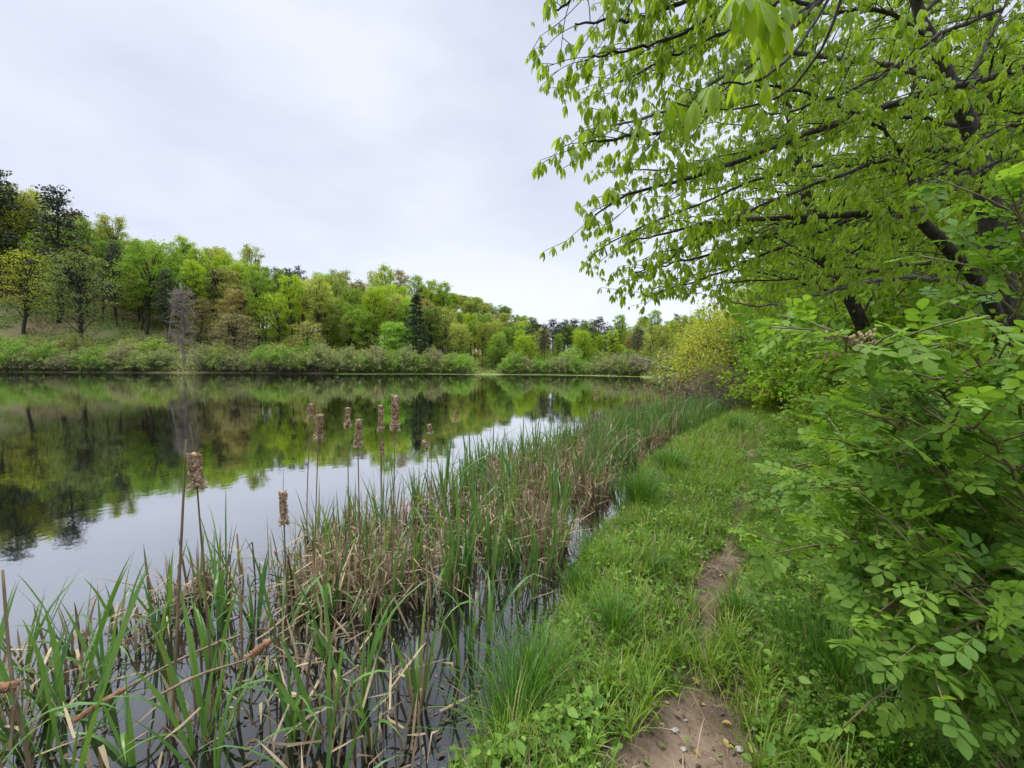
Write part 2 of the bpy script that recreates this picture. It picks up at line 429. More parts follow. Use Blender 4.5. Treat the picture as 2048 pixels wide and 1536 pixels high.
# ------------------------------------------------------------------ water
m, t = mat_base('pond_water')
tcn = N(t, 'ShaderNodeTexCoord')
mpn = N(t, 'ShaderNodeMapping'); mpn.inputs['Scale'].default_value = (1, 1.0, 1); t.links.new(tcn.outputs['Object'], mpn.inputs[0])
n1 = N(t, 'ShaderNodeTexNoise'); n1.inputs['Scale'].default_value = 2.2; n1.inputs['Detail'].default_value = 3
n2 = N(t, 'ShaderNodeTexNoise'); n2.inputs['Scale'].default_value = 9; n2.inputs['Detail'].default_value = 2
for n_ in (n1, n2): t.links.new(mpn.outputs[0], n_.inputs['Vector'])
ad = N(t, 'ShaderNodeMath', operation='MULTIPLY_ADD'); ad.inputs[1].default_value = .25
t.links.new(n2.outputs['Fac'], ad.inputs[0]); t.links.new(n1.outputs['Fac'], ad.inputs[2])
bp = N(t, 'ShaderNodeBump'); bp.inputs['Strength'].default_value = .5; bp.inputs['Distance'].default_value = .0028
t.links.new(ad.outputs[0], bp.inputs['Height'])
fr = N(t, 'ShaderNodeFresnel'); fr.inputs['IOR'].default_value = 1.33; t.links.new(bp.outputs[0], fr.inputs['Normal'])
pw = N(t, 'ShaderNodeValToRGB'); t.links.new(fr.outputs[0], pw.inputs[0]); e = pw.color_ramp.elements
e[0].position = .02; e[0].color = (.08, .08, .08, 1); e[1].position = .6; e[1].color = (.9, .9, .9, 1)
for p_, c_ in ((.035, .14), (.07, .36), (.11, .54), (.2, .68)):
    x = e.new(p_); x.color = (c_, c_, c_, 1)
gl = N(t, 'ShaderNodeBsdfGlossy'); gl.inputs['Roughness'].default_value = .03; gl.inputs['Color'].default_value = (.97, .98, 1, 1)
t.links.new(bp.outputs[0], gl.inputs['Normal'])
df = N(t, 'ShaderNodeBsdfDiffuse'); df.inputs['Color'].default_value = (.010, .010, .007, 1)
ms = N(t, 'ShaderNodeMixShader'); t.links.new(pw.outputs[0], ms.inputs[0]); t.links.new(df.outputs[0], ms.inputs[1]); t.links.new(gl.outputs[0], ms.inputs[2])
t.links.new(ms.outputs[0], N(t, 'ShaderNodeOutputMaterial').inputs[0])
wv = np.array([(-200, -60, 0), (40, -60, 0), (40, 80, 0), (-200, 80, 0)], float)
wat = build('water', wv, [np.array([[0, 1, 2, 3]])], m); wat['kind'] = 'structure'

# ================================================================== TREES (prototypes)
QV = np.array([(-.5, -.5, 0), (.5, -.5, .08), (.5, .5, 0), (-.5, .5, .08)])
LV = np.array([(0, 0, 0), (-.3, .45, .1), (0, .5, 0), (.3, .45, .1), (0, 1, -.12)])      # folded leaf
LT = np.array([(0, 2, 1), (0, 3, 2), (1, 2, 4), (2, 3, 4)])
def crown_leaves(pts, size, rng, upb=.6, tmpl=0):
    n = len(pts)
    nrm = unit(rng.normal(size=(n, 3)) + np.array([0, 0, upb]))
    d = unit(np.cross(nrm, rdir(n, rng)))
    s = size * rng.uniform(.6, 1.3, n)
    M = frames(d, nrm, s)
    return scatter(LV * np.array([1.25, 1, 1]), None, LT, M, pts, rng.random(n))
def lobe_points(c, r, n, rng, shell=.5, flat=.68):
    d = rdir(n, rng); d[:, 2] = np.where(d[:, 2] < -.3, -d[:, 2] * .5, d[:, 2])
    rr = r * (shell + (1 - shell) * rng.random(n)) * (1 + .25 * rng.normal(size=n))
    return c + d * rr[:, None] * np.array([1, 1, flat]) + rng.normal(size=(n, 3)) * np.array([.22, .22, .18])

def make_deciduous(seed, H=15, Rc=4.2, base=.35, nl=3600, leaf=.42, lobes=22, sparse=1.0, name='broadleaf_tree'):
    rng = np.random.default_rng(seed)
    root = empty(name)
    tr = MB(); lf = MB()
    lean = rng.normal(size=2) * .04 * H
    top = np.array([lean[0], lean[1], H * .9])
    tp = smooth_path([(0, 0, -.5), (lean[0] * .2, lean[1] * .3, H * .35), (lean[0] * .7, lean[1] * .6, H * .65), top], 12, .05, rng)
    tr.add(*tube(tp, np.linspace(.22, .05, 12) * H / 15, 6))
    cz0, cz1 = H * base, H
    for i in range(lobes):
        f = (i + .5) / lobes
        z = cz0 + (cz1 - cz0) * (f ** .85) * .93
        u_ = (z - cz0) / (cz1 - cz0); wd = max(.2, 1 - ((u_ - .5) / .60) ** 2) ** .5
        a = i * 2.4 + rng.uniform(-.5, .5)
        rr = Rc * wd * rng.uniform(.35, .85)
        k = min(11, int(11 * (z * .86) / (H * .9)))
        c = np.array([math.cos(a) * rr, math.sin(a) * rr, z]) + np.array([tp[k][0], tp[k][1], 0])
        r = Rc * rng.uniform(.24, .40) * (1.1 - .25 * f)
        s = tp[max(1, int(k * .8))]
        mid = (s + c) / 2 + np.array([0, 0, .06 * H * rng.uniform(-.3, .6)])
        tr.add(*tube(smooth_path([s, mid, c], 6), np.linspace(.075, .02, 6) * H / 15, 4))
        for _ in range(3):
            e_ = c + rdir(1, rng)[0] * r * .9
            tr.add(*tube([c + (s - c) * .15, (c + e_) / 2 + rng.normal(size=3) * .1, e_], [.03, .02, .01], 3))
        n = int(nl / lobes * sparse)
        lf.add(*fix(crown_leaves(lobe_points(c, r, n, rng), leaf, rng)))
    tr.build('trunk', M_barkfar, root, True)
    lf.build('crown', M_leaf_far, root)
    return root
def fix(s): V, Q_, T_, a = s; return V, Q_, T_, a

def make_conifer(seed, H=15, Rc=2.6, base=.15, nl=3200, style='fir'):
    rng = np.random.default_rng(seed)
    root = empty('conifer_tree'); tr = MB(); lf = MB()
    lx, ly = rng.normal(size=2) * .02 * H
    tp = smooth_path([(0, 0, -.5), (lx * .5, ly * .5, H * .5), (lx, ly, H)], 10, .03, rng)
    tr.add(*tube(tp, np.linspace(.2, .03, 10) * H / 15, 6))
    nb = 46 if style == 'fir' else 26
    pts = []
    for i in range(nb):
        f = (i + rng.random()) / nb
        z = H * (base + (1 - base) * f)
        if style == 'fir': L = Rc * (1 - f) ** .75 * rng.uniform(.7, 1.15) + .25
        else: L = Rc * (math.sin(math.pi * (.25 + .7 * f)) ** .8) * rng.uniform(.5, 1.1)
        a = i * 2.4 + rng.uniform(-.4, .4)
        s = np.array([lx * z / H, ly * z / H, z]); e_ = s + np.array([math.cos(a) * L, math.sin(a) * L, L * (.12 if style == 'pine' else -.12)])
        tr.add(*tube([s, (s + e_) / 2 + np.array([0, 0, .05 * L]), e_], [.05, .035, .015], 3))
        n = int(nl / nb)
        if style == 'fir':
            tt = rng.uniform(.15, 1.05, n) ** .8
            p = s + (e_ - s) * tt[:, None]
            side = unit(np.cross(e_ - s, (0, 0, 1)))
            p = p + side * (rng.normal(size=n) * .28 * L * (1 - .5 * tt))[:, None] + rng.normal(size=(n, 3)) * np.array([.08, .08, .09])
        else:
            cs = s + (e_ - s) * rng.uniform(.45, 1.05, 5)[:, None] + rng.normal(size=(5, 3)) * .35
            p = cs[rng.integers(0, 5, n)] + rng.normal(size=(n, 3)) * np.array([.38, .38, .16])
        pts.append(p)
    pts = np.concatenate(pts)
    lf.add(*crown_leaves(pts, .30, rng, 1.2))
    tr.build('trunk', M_barkfar, root, True); lf.build('crown', M_needle, root)
    return root

def make_bush(seed, H=3.6, Rc=2.6, nl=3600, leaf=.2, twigs=70, name='willow_bush', mat=None, tmat=None):
    rng = np.random.default_rng(seed)
    root = empty(name); tr = MB(); lf = MB()
    ends = []
    for i in range(twigs):
        a = rng.uniform(0, 2 * math.pi); el_ = rng.uniform(.12, 1.5)
        k = rng.uniform(.75, 1.08)
        e_ = np.array([math.cos(a) * math.cos(el_) * Rc, math.sin(a) * math.cos(el_) * Rc, math.sin(el_) * H]) * k
        s = np.array([math.cos(a), math.sin(a), 0]) * rng.uniform(0, .45) * Rc * .5 + np.array([0, 0, -.3])
        midp = s * .5 + e_ * .5 + np.array([0, 0, .18 * H]) + rng.normal(size=3) * .12
        p = smooth_path([s, midp, e_], 7, .03, rng)
        tr.add(*tube(p, np.linspace(.032, .006, 7) * H / 3.6, 3)); ends.append(p)
        for _ in range(3):
            q = p[rng.integers(3, 7)]; d = unit(q * np.array([1, 1, .4]) + rng.normal(size=3) * .9) * rng.uniform(.3, .7) * H / 3.6
            tr.add(*tube([q, q + d * .5 + (0, 0, .03), q + d], [.012, .009, .004], 3)); ends.append(np.array([q, q + d * .6, q + d] * 2 + [q + d]))
    E = np.stack(ends)
    n = nl
    b_ = rng.integers(0, len(E), n); k = np.clip((rng.random(n) ** .7) * 6, 0, 5.99); i0 = k.astype(int)
    p = E[b_, i0] + (E[b_, i0 + 1] - E[b_, i0]) * (k - i0)[:, None] + rng.normal(size=(n, 3)) * .12 * H / 3.6
    p = p[p[:, 2] > .05]
    lf.add(*crown_leaves(p, leaf, rng, .7))
    tr.build('stems', tmat or M_twig, root); lf.build('foliage', mat or M_leaf_far, root)
    return root

# ------------------------------------------------------------------ hillside forest
protoD = [make_deciduous(s, H, r, b_, nl, lf_, lb) for s, H, r, b_, nl, lf_, lb in
          [(1, 16, 3.7, .42, 7000, .25, 44), (2, 17, 3.2, .48, 5500, .25, 36), (3, 15, 4.3, .38, 8000, .25, 50), (4, 18, 2.9, .52, 4600, .25, 32), (5, 13, 4.0, .2, 9000, .24, 42), (6, 15, 4.2, .30, 3600, .22, 40)]]
protoC = [make_conifer(11, 15, 2.8, .12, 5200, 'fir'), make_conifer(12, 15, 3.0, .55, 2600, 'pine'), make_conifer(13, 14, 2.6, .5, 2200, 'pine'), make_conifer(14, 16, 2.6, .3, 3300, 'pine')]
protoB = [make_bush(21, 3.6, 2.9, 3400, .19, 100, tmat=M_willow), make_bush(22, 3.2, 3.0, 2500, .19, 120, tmat=M_willow), make_bush(23, 3.9, 2.6, 3800, .2, 90, tmat=M_willow)]
GREENS = [((.27, .37, .03), 'yellow-green'), ((.19, .29, .045), 'fresh green'), ((.24, .27, .06), 'olive'), ((.33, .37, .10), 'pale green'), ((.135, .215, .045), 'deep green'), ((.25, .21, .09), 'bronze')]
def place_word(px):
    for lim, wd in ((170, 'at the far left end of the hill'), (330, 'left of the pale bare snag'), (470, 'behind the pale bare snag'), (620, 'on the middle of the hill'), (760, 'on the lower right part of the hill'),
                    (880, 'around the dark fir'), (1040, 'below the distant rounded hill'), (1230, 'beside the row of dark pines'), (1420, 'at the far right end of the pond'), (9999, 'beyond the right bank')):
        if px < lim: return wd
def depth_word(d, hill=True):
    return 'in the front rank' if d < 16 else ('half way back' if d < 34 else 'in the back rank')
placed = []
def at_px0(px, D_):
    p = P(px, 728, D_); return float(p[0]), float(p[1])
rng = np.random.default_rng(55)
cand = []
for gyi in np.arange(62, 135, 4.6):
    for a in np.arange(-1.48, .62, 4.5 / gyi):
        cand.append((a * gyi + rng.uniform(-2.0, 2.0), gyi + rng.uniform(-2.3, 2.3)))
cand = np.array(cand)
dd = sdist(cand[:, 0], cand[:, 1])
for (x, y), d in zip(cand, dd):
    px, py, dep = pix(np.array([x, y, 5.0]))
    if px < -120 or px > 1420: continue
    lo = 20 if px < 330 else (13 if px < 500 else 9.5)
    if px > 960: lo = 5
    if d < lo or d > 66: continue
    a = x / y
    if px < 900 and d > 44: continue
    if px > 900 and (d > 46): continue
    z = gz(x, y)
    u = rng.random()
    tall = 1.0
    con = u < (.13 if px < 900 else .10)
    if 1040 < px < 1230 and 9 < d < 40: con = u < .38
    s = rng.uniform(.93, 1.15)
    if px < 900: s *= 0.80 + .24 * sstep(d, 12, 26)
    else: s *= np.interp(px, [900, 1000, 1100, 1400], [.62, .52, .50, .52]) + .10 * sstep(d, 8, 40)
    if con:
        k = rng.integers(1, 4); pr = protoC[k]
        c = (.075, .095, .05) if rng.random() < .6 else (.09, .085, .06)
        c = tuple(np.array(c) * rng.uniform(.8, 1.2)); word, kindw = 'dark', 'pine'
        cat = 'pine tree'
    else:
        pr = protoD[rng.integers(0, 6)]
        wts = np.array([.30, .25, .14, .14, .12, .05])
        gi = rng.choice(6, p=wts); c = tuple(np.array(GREENS[gi][0]) * rng.uniform(.85, 1.12)); word = GREENS[gi][1]; kindw = 'broadleaf tree'; cat = 'tree'
    grp = f'{word} {kindw}s {place_word(px)}, {depth_word(d)}'
    copy_tree(pr, (x, y, z - .1), rng.uniform(0, 6.28), (s * .84, s * .84, s * rng.uniform(.82, 1.1)), f'{word} {kindw} {place_word(px)}, {depth_word(d)}', cat, grp, c)
    placed.append((px, d))
NT = len(placed)
# the distant rounded hill behind the pond's end
for i in range(62):
    a = rng.uniform(-.22, .06); y = rng.uniform(200, 275); x = a * y
    gi = rng.choice(5); c = np.array(GREENS[gi][0]) * rng.uniform(.75, 1.0)
    s = rng.uniform(.75, 1.05)
    copy_tree(protoD[rng.integers(0, 6)], (x, y, gz(x, y) - .3), rng.uniform(0, 6.28), (s * 1.5, s * 1.5, s), f'tiny {GREENS[gi][1]} tree on the distant rounded hill beyond the pond', 'tree',
              f'{GREENS[gi][1]} trees on the distant rounded hill', tuple(c))

# the ridge wood far behind, read as one mass of fine crowns
wl_, wt_ = MB(), MB(); rw = np.random.default_rng(91); pal = np.array([g[0] for g in GREENS])
cols_w = {0: [], 1: [], 2: []}
for i in range(330):
    a = rw.uniform(-1.5, -.10); yb = rw.uniform(100, 150); x = a * yb; d = sdist(np.array([x]), np.array([yb]))[0]
    if d < 45 or d > 80: continue
    z = gz(x, yb); H_ = rw.uniform(11, 15.5); Rc = rw.uniform(2.4, 3.6); nl = 1500
    lob = rdir(14, rw) * np.array([Rc, Rc, H_ * .28]) * rw.uniform(.4, .9, 14)[:, None] + np.array([x, yb, z + H_ * .70])
    p = lob[rw.integers(0, 14, nl)] + rw.normal(size=(nl, 3)) * np.array([.75, .75, .45])
    V, q_, t_, a_ = crown_leaves(p, .34, rw); cols_w[i % 3].append((V, t_, a_))
    wt_.add(*tube([(x, yb, z - .3), (x + rw.normal() * .3, yb, z + H_ * .5), (x + rw.normal() * .5, yb, z + H_ * .92)], [.2, .14, .05], 4))
for k_, (c, wd) in enumerate((((.27, .37, .04), 'yellow-green'), ((.20, .30, .05), 'green'), ((.25, .29, .08), 'olive'))):
    mb_ = MB()
    for V, t_, a_ in cols_w[k_]: mb_.add(V, None, t_, a_)
    o = mb_.build('ridge_wood', M_leaf_far); o.color = (*c, 1); tag(o, f'fine {wd} crowns of the wood along the top of the hill', 'woodland', None, 'stuff')
    if k_ == 0: tk_ = wt_.build('ridge_wood_trunks', M_barkfar, o)
# woodland shrubs filling the ground under the trees
for i in range(105):
    px = rng.uniform(300, 1400); D0 = 60.0
    for it in range(40):
        x, y = at_px0(px, D0)
        if sdist(np.array([x]), np.array([y]))[0] > (9 if px > 420 else 14): break
        D0 += .7
    D0 += rng.uniform(0, 34); x, y = at_px0(px, D0); s = rng.uniform(.8, 1.35); gi = rng.choice(5); c = np.array(GREENS[gi][0]) * rng.uniform(.7, 1.0)
    copy_tree(protoB[i % 3], (x, y, gz(x, y)), rng.uniform(0, 6.28), s, f'{GREENS[gi][1]} shrub under the trees {place_word(px)}', 'shrub', f'{GREENS[gi][1]} shrubs under the trees {place_word(px)}', tuple(c))
# trees one can pick out
def at_px(px, D_): 
    p = P(px, 728, D_); return float(p[0]), float(p[1])
def single(pr, px, D_, top_py, label, cat, c, wide=1.0, Hp=15):
    x, y = at_px(px, D_); z = gz(x, y)
    ztop = P(px, top_py, D_)[2]
    s = (ztop - z) / Hp
    return copy_tree(pr, (x, y, z - .1), px * .37, (s * wide, s * wide, s), label, cat, None, c)
single(protoC[0], 832, 74, 588, 'tall dark dense fir standing at the right foot of the wooded hill', 'fir tree', (.06, .095, .06), 1.2)
single(protoC[3], 877, 92, 603, 'slender grey-green pine just right of the tall dark fir', 'pine tree', (.11, .15, .07), .9, 16)
single(protoC[3], 122, 80, 388, 'tall dark pine with a leaning open crown above the left slope', 'pine tree', (.085, .10, .06), 1.15, 16)
single(protoC[3], 6, 82, 350, 'dark pine cut by the left edge, highest on the hill', 'pine tree', (.08, .095, .055), 1.1, 16)
single(protoD[2], 50, 88, 400, 'big olive-bronze tree near the left edge above the slope', 'tree', (.22, .23, .05), 1.2, 14)
single(protoD[5], 165, 72, 505, 'thin-leaved dark-stemmed tree standing alone on the left slope near the water', 'tree', (.15, .2, .07), 1.15)
single(protoD[5], 50, 74, 500, 'thin yellow-leaved tree on the slope near the left edge', 'tree', (.3, .33, .05), 1.2)
single(protoD[2], 295, 82, 480, 'broad fresh green tree at the wood edge left of the snag', 'tree', (.17, .27, .04), 1.0, 15)
single(protoD[4], 795, 74, 640, 'small bright rounded tree in front of the dark fir', 'tree', (.22, .38, .06), 1.3, 13)
single(protoD[1], 700, 78, 640, 'small pale budding tree above the shore bushes right of the middle', 'tree', (.3, .28, .13), 1.2, 16)
single(protoD[5], 470, 71, 625, 'small grey budding tree right of the snag', 'tree', (.24, .22, .13), 1.5)
single(protoD[5], 610, 72, 640, 'small pale yellow budding tree above the shore bushes', 'tree', (.34, .33, .12), 1.4)
single(protoD[5], 1275, 80, 650, 'round open pale crown standing above the far right trees', 'tree', (.28, .34, .16), 1.3)
for i, (px, tp_) in enumerate(((1065, 645), (1085, 650), (1104, 640), (1128, 643), (1143, 640), (1168, 642), (1196, 638))):
    single(protoC[1 + i % 3], px, 88 + (i % 3) * 3, tp_, 'dark flat-topped pine beyond the pond, in its row ' + ['leftmost', 'second', 'third', 'fourth', 'fifth', 'sixth', 'rightmost'][i] + ' from the left', 'pine tree', (.07, .075, .055), 1.25, (15, 14, 16)[i % 3])

M_vine = noise_mat('grey_brown_vine', [(.22, .18, .145), (.38, .32, .27)], 3, 3, .9, 0)
# pale dead snag with brown brushy vine around it, and its leaning neighbour
def snag(px, D_, top_py, lean_px, rr, label, twg):
    x, y = at_px(px, D_); z = gz(x, y); root = empty('dead_snag', (x, y, z))
    ztop = P(px, top_py, D_)[2] - z
    lx = lean_px / F * D_
    m_ = MB(); p = smooth_path([(0, 0, -.3), (lx * .3, 0, ztop * .4), (lx * .7, .1, ztop * .75), (lx, 0, ztop)], 12, .03)
    m_.add(*tube(p, np.linspace(rr, rr * .45, 12), 7)); m_.build('trunk', M_snag, root, True)
    b_ = MB(); rg = np.random.default_rng(px)
    for i in range(twg):
        k = rg.integers(3, 10); a = rg.uniform(0, 6.28); L = rg.uniform(.8, 2.3) * math.sin(math.pi * k / 12) ** .7
        d = np.array([math.cos(a), math.sin(a), rg.uniform(-.2, .5)]) * L
        q = smooth_path([p[k], p[k] + d * .5 + rg.normal(size=3) * .15, p[k] + d + rg.normal(size=3) * .3], 5)
        b_.add(*tube(q, np.linspace(.03, .012, 5), 3))
        for _ in range(6):
            s_ = q[rg.integers(2, 5)]; b_.add(*tube([s_, s_ + rg.normal(size=3) * .45], [.03, .02], 3))
    if twg: b_.build('dead_branches', M_vine, root)
    tag(root, label, 'dead tree')
snag(368, 69, 568, -2, .26, 'pale bare snag with a brushy brown tangle of dead twigs around it', 170)
snag(335, 74, 585, 22, .14, 'thin bleached leaning snag just left of the taller snag', 6)
snag(390, 68, 668, -8, .05, 'short pale dead stick leaning beside the snag', 0)

# low brush and grass tufts over the far slope (uncountable)
n = 52000
a = rng.uniform(-1.5, .6, n); y = rng.uniform(60, 112, n); x = a * y; d = sdist(x, y)
k = (d > .15) & (d < 40) & ((vnoise(x * .25, y * .25, 0) > .25) | (d < 3)); x, y = x[k], y[k]
x3 = rng.uniform(9, 30, 14000); y3 = rng.uniform(20, 74, 14000); d3 = sdist(x3, y3); k = (d3 > .02) & (d3 < 6); x = np.r_[x, x3[k]]; y = np.r_[y, y3[k]]
z = hgt(x, y); pts = np.stack([x, y, z + rng.uniform(0, .5, len(x)) ** 1.5], -1)
sb = MB(); sb.add(*crown_leaves(pts, .42, rng, .8)); 
o = sb.build('slope_brush', leaf_mat('slope_brush_leaf', (.13, .20, .04), (.25, .30, .07), .2, .7, .2, extra=(.28, (.27, .21, .12)))); tag(o, 'low green and straw-brown brush covering the far slopes', 'brush', None, 'stuff')

# rounded bushes along the far shore
pxs = list(np.arange(-40, 330, 26)) + list(np.arange(412, 930, 19)) + list(np.arange(1010, 1380, 20))
for i, px in enumerate(pxs):
    D0 = 60.0
    for it in range(40):
        x, y = at_px(px, D0)
        if sdist(np.array([x]), np.array([y]))[0] > .7: break
        D0 += .5
    big = rng.uniform(.72, 1.1) * (.8 if px > 900 else 1)
    cc = [(.20, .27, .08), (.24, .27, .13), (.19, .30, .06), (.25, .25, .15)][rng.integers(0, 4)]
    wd = {0: 'green', 1: 'grey-green', 2: 'fresh green', 3: 'greyish'}
    for lim, side in ((40, 'at the far left edge'), (130, 'near the left edge'), (220, 'below the thin-leaved lone tree'), (400, 'just left of the snag'), (480, 'just right of the snag'), (560, 'right of the snag'), (640, 'left of the larger bright bush'), (720, 'below the pale budding tree'),
                      (800, 'below the small bright tree'), (940, 'near the grassy landing'), (1080, 'right of the grassy landing'), (1180, 'below the dark pines'), (1280, 'right of the dark pines'), (9999, 'behind the fallen branch')):
        if px < lim: break
    copy_tree(protoB[i % 3], (x, y, gz(x, y)), rng.uniform(0, 6.28), (big * rng.uniform(.85, 1.15), big, big * rng.uniform(.8, 1.15)), f'rounded twiggy grey-green bush at the far waterline {side}', 'bush', f'shore bushes {side}', cc)
    if rng.random() < .75:
        x2, y2 = at_px(px + 12, D0 + 5.5); q = rng.uniform(.7, 1.1)
        copy_tree(protoB[(i + 1) % 3], (x2, y2, gz(x2, y2)), rng.uniform(0, 6.28), (q, q, q), f'twiggy bush in second rank behind far waterline {side}', 'bush', f'second rank of shore bushes {side}', tuple(np.array(cc) * (1.15, 1.2, .8)))
for px, D0, s_, lab in ((925, 67.5, .85, 'single low round bush at the tip of the bushy shore, beside the grassy landing'), (620, 72, 1.25, 'larger bright green bush rising behind the shore bushes'), (1140, 69, 1.1, 'bright green spreading bush at the water below the dark pines')):
    x, y = at_px(px, D0); copy_tree(protoB[0], (x, y, gz(x, y)), 1, (s_, s_, s_), lab, 'bush', None, (.2, .34, .05))
# bright green strip of floating weed along the far shore
sv = MB()
for i in range(5200):
    px = rng.uniform(660, 1330); x, y = at_px(px, 60)
    sv_d = rng.uniform(.1, 2.2) ** 1.3
    yy = np.interp(x, [-35, -22, -14, -6, 5, 12, 19], [65.6, 65.5, 68.5, 67, 67.5, 65, 60]) - sv_d
    s_ = rng.uniform(.15, .5); an = rng.uniform(0, 6.28) + np.arange(5) * 1.256
    c = np.array([x, yy]); sv.add(np.c_[c[0] + np.cos(an) * s_, c[1] + np.sin(an) * s_, np.full(5, .004 + .012 * rng.random())], None, [(0, 1, 2), (0, 2, 3), (0, 3, 4)], rng.random())
o = sv.build('floating_weed', leaf_mat('floating_weed_leaf', (.2, .34, .05), (.32, .46, .12), .1, .5, .3)); tag(o, 'bright green floating weed along the far shoreline', 'water weed', None, 'stuff')

# ================================================================== NEAR RIGHT: hickory trees over the path
def leaflet(rows=4, wmax=.34, fold=.10, droop=.16):
    """one leaflet along +y, widest past the middle"""
    t = np.linspace(0, 1, rows + 1)
    wd = wmax * np.sin(np.pi * np.clip(t, 0, 1) ** 1.15) ** .9
    V = [(0, 0, 0)]
    for i in range(1, rows):
        V += [(-wd[i], t[i], fold * wd[i] * 3 - droop * t[i] ** 2), (0, t[i], -droop * t[i] ** 2), (wd[i], t[i], fold * wd[i] * 3 - droop * t[i] ** 2)]
    V.append((0, 1, -droop))
    T = [(0, 2, 1), (0, 3, 2)]; Qd = []
    for i in range(rows - 2):
        b_ = 1 + 3 * i; Qd += [(b_, b_ + 1, b_ + 4, b_ + 3), (b_ + 1, b_ + 2, b_ + 5, b_ + 4)]
    b_ = 1 + 3 * (rows - 2); e_ = len(V) - 1
    T += [(b_, b_ + 1, e_), (b_ + 1, b_ + 2, e_)]
    return np.array(V, float), np.array(Qd).reshape(-1, 4), np.array(T)
def palmate(rows, seed, n=5, spread=.45):
    """five drooping leaflets hanging from one point: a just-opened leaf"""
    rg = np.random.default_rng(seed)
    v, q, t_ = leaflet(rows, .155, .14, .18)
    V, Qs, Ts = [], [], []; k = 0
    for i in range(n):
        a = (i - (n - 1) / 2) * 1.15 + rg.uniform(-.15, .15) + rg.uniform(-.3, .3)
        sp = spread * rg.uniform(.6, 1.35)
        d = np.array([math.cos(a) * sp, math.sin(a) * sp, -1.0])
        L = (1.0 if i == n // 2 else .85 if abs(i - n // 2) == 1 else .62) * rg.uniform(.9, 1.1)
        out = np.array([math.cos(a), math.sin(a), .3])
        M = frames(d[None], out[None], L)[0]
        V.append(v @ M.T); Qs.append(q + k); Ts.append(t_ + k); k += len(v)
    return np.concatenate(V), np.concatenate(Qs), np.concatenate(Ts)
def put_palmate(mb, pts, size, rng, rows=4, spread=.55):
    pts = np.asarray(pts); n = len(pts)
    which = rng.integers(0, 5, n)
    for k in range(5):
        s = which == k
        if not s.any(): continue
        tv, tq, tt = palmate(rows, k, spread=spread)
        m_ = s.sum(); yaw = rng.uniform(0, 6.28, m_)
        y_ = np.stack([np.cos(yaw), np.sin(yaw), rng.uniform(-.25, .25, m_)], -1)
        up = unit(np.stack([rng.normal(size=m_) * .22, rng.normal(size=m_) * .22, np.ones(m_)], -1))
        M = frames(y_, up, size * rng.uniform(.5, 1.3, m_))
        mb.add(*scatter(tv, tq, tt, M, pts[s], rng.random(m_)))
def spray(wood, pts_out, path, rng, r0, dens=.13, tw=(.35, .85), start=.12, clus=.12, flat=.25, r1=.006, sides=6, droopy=.05):
    """a limb with side twigs lying in a rough sheet; leaf places are added to pts_out"""
    n = len(path)
    Lk = np.linalg.norm(np.diff(path, axis=0), axis=1); S = np.concatenate([[0], np.cumsum(Lk)])
    wood.add(*tube(path, np.linspace(r0, r1, n) , sides))
    s = start * S[-1]; sgn = 1
    while s < S[-1]:
        k = min(n - 2, np.searchsorted(S, s) - 1 if s > 0 else 0); k = max(k, 0)
        f = (s - S[k]) / max(Lk[k], 1e-6); p0 = path[k] + (path[k + 1] - path[k]) * f
        t_ = unit(path[k + 1] - path[k]); side = unit(np.cross(t_, (0, 0, 1)))
        L = rng.uniform(*tw) * (1.15 - .6 * s / S[-1])
        d = unit(t_ * rng.uniform(.5, 1.1) + side * sgn * rng.uniform(.3, 1.0) + np.array([0, 0, rng.normal() * flat]))
        e_ = p0 + d * L
        q = smooth_path([p0, p0 + d * L * .5 + np.array([0, 0, .05 * L]) + rng.normal(size=3) * .03 * L, e_ + np.array([0, 0, -droopy * L])], 6)
        wood.add(*tube(q, np.linspace(max(.0035, min(.34 * (r0 + (r1 - r0) * s / S[-1]), .014)), .0026, 6), 4))
        m_ = max(2, int(L / clus))
        for j in range(m_):
            u = .3 + .7 * (j + 1) / m_; kk = min(4, int(u * 5)); pp = q[kk] + (q[kk + 1] - q[kk]) * (u * 5 - kk)
            off = rng.normal(size=3) * .045 + np.array([0, 0, .01])
            if rng.random() < .35:
                d2 = unit(d + rng.normal(size=3) * .6) * rng.uniform(.08, .26); d2[2] *= .5
                wood.add(*tube([pp, pp + d2], [.0035, .002], 3)); off = d2; pts_out.append(pp + d2 * .55)
            pts_out.append(pp + off)
        pts_out.append(q[-1])
        s += dens * rng.uniform(.6, 1.4); sgn = -sgn
    pts_out.append(path[-1])
def PP(l): return [P(*q) for q in l]

rng = np.random.default_rng(101)
T1 = empty('hickory_tree', P(2035, 950, 5.3) * (1, 1, 0) + (0, 0, gz(*P(2035, 950, 5.3)[:2])))
T1loc = np.array(T1.location)
def loc_mb(mb, base):
    for i in range(len(mb.V)): mb.V[i] = mb.V[i] - base
tk = MB()
trunk = smooth_path(PP([(2040, 990, 5.3), (2035, 860, 5.3), (2030, 720, 5.3), (2008, 600, 5.25), (1985, 460, 5.2), (1950, 285, 5.1), (1900, 165, 5.0), (1840, 30, 4.9), (1800, -150, 4.8), (1770, -420, 4.7)]), 40, .006, rng)
tk.add(*tube(trunk, np.interp(np.arange(40), [0, 4, 18, 27, 39], [.19, .15, .12, .065, .035]), 12))
st2 = smooth_path(PP([(2034, 800, 5.25), (1998, 650, 5.05), (1960, 570, 4.9), (1900, 500, 4.75), (1850, 450, 4.65), (1828, 425, 4.6)]), 18, .004, rng)
tk.add(*tube(st2, np.linspace(.085, .05, 18), 9))
up2 = smooth_path(PP([(1830, 428, 4.6), (1828, 370, 4.6), (1800, 300, 4.55), (1768, 258, 4.5), (1745, 180, 4.5)]), 12, .006, rng)
wood = MB(); pts = []
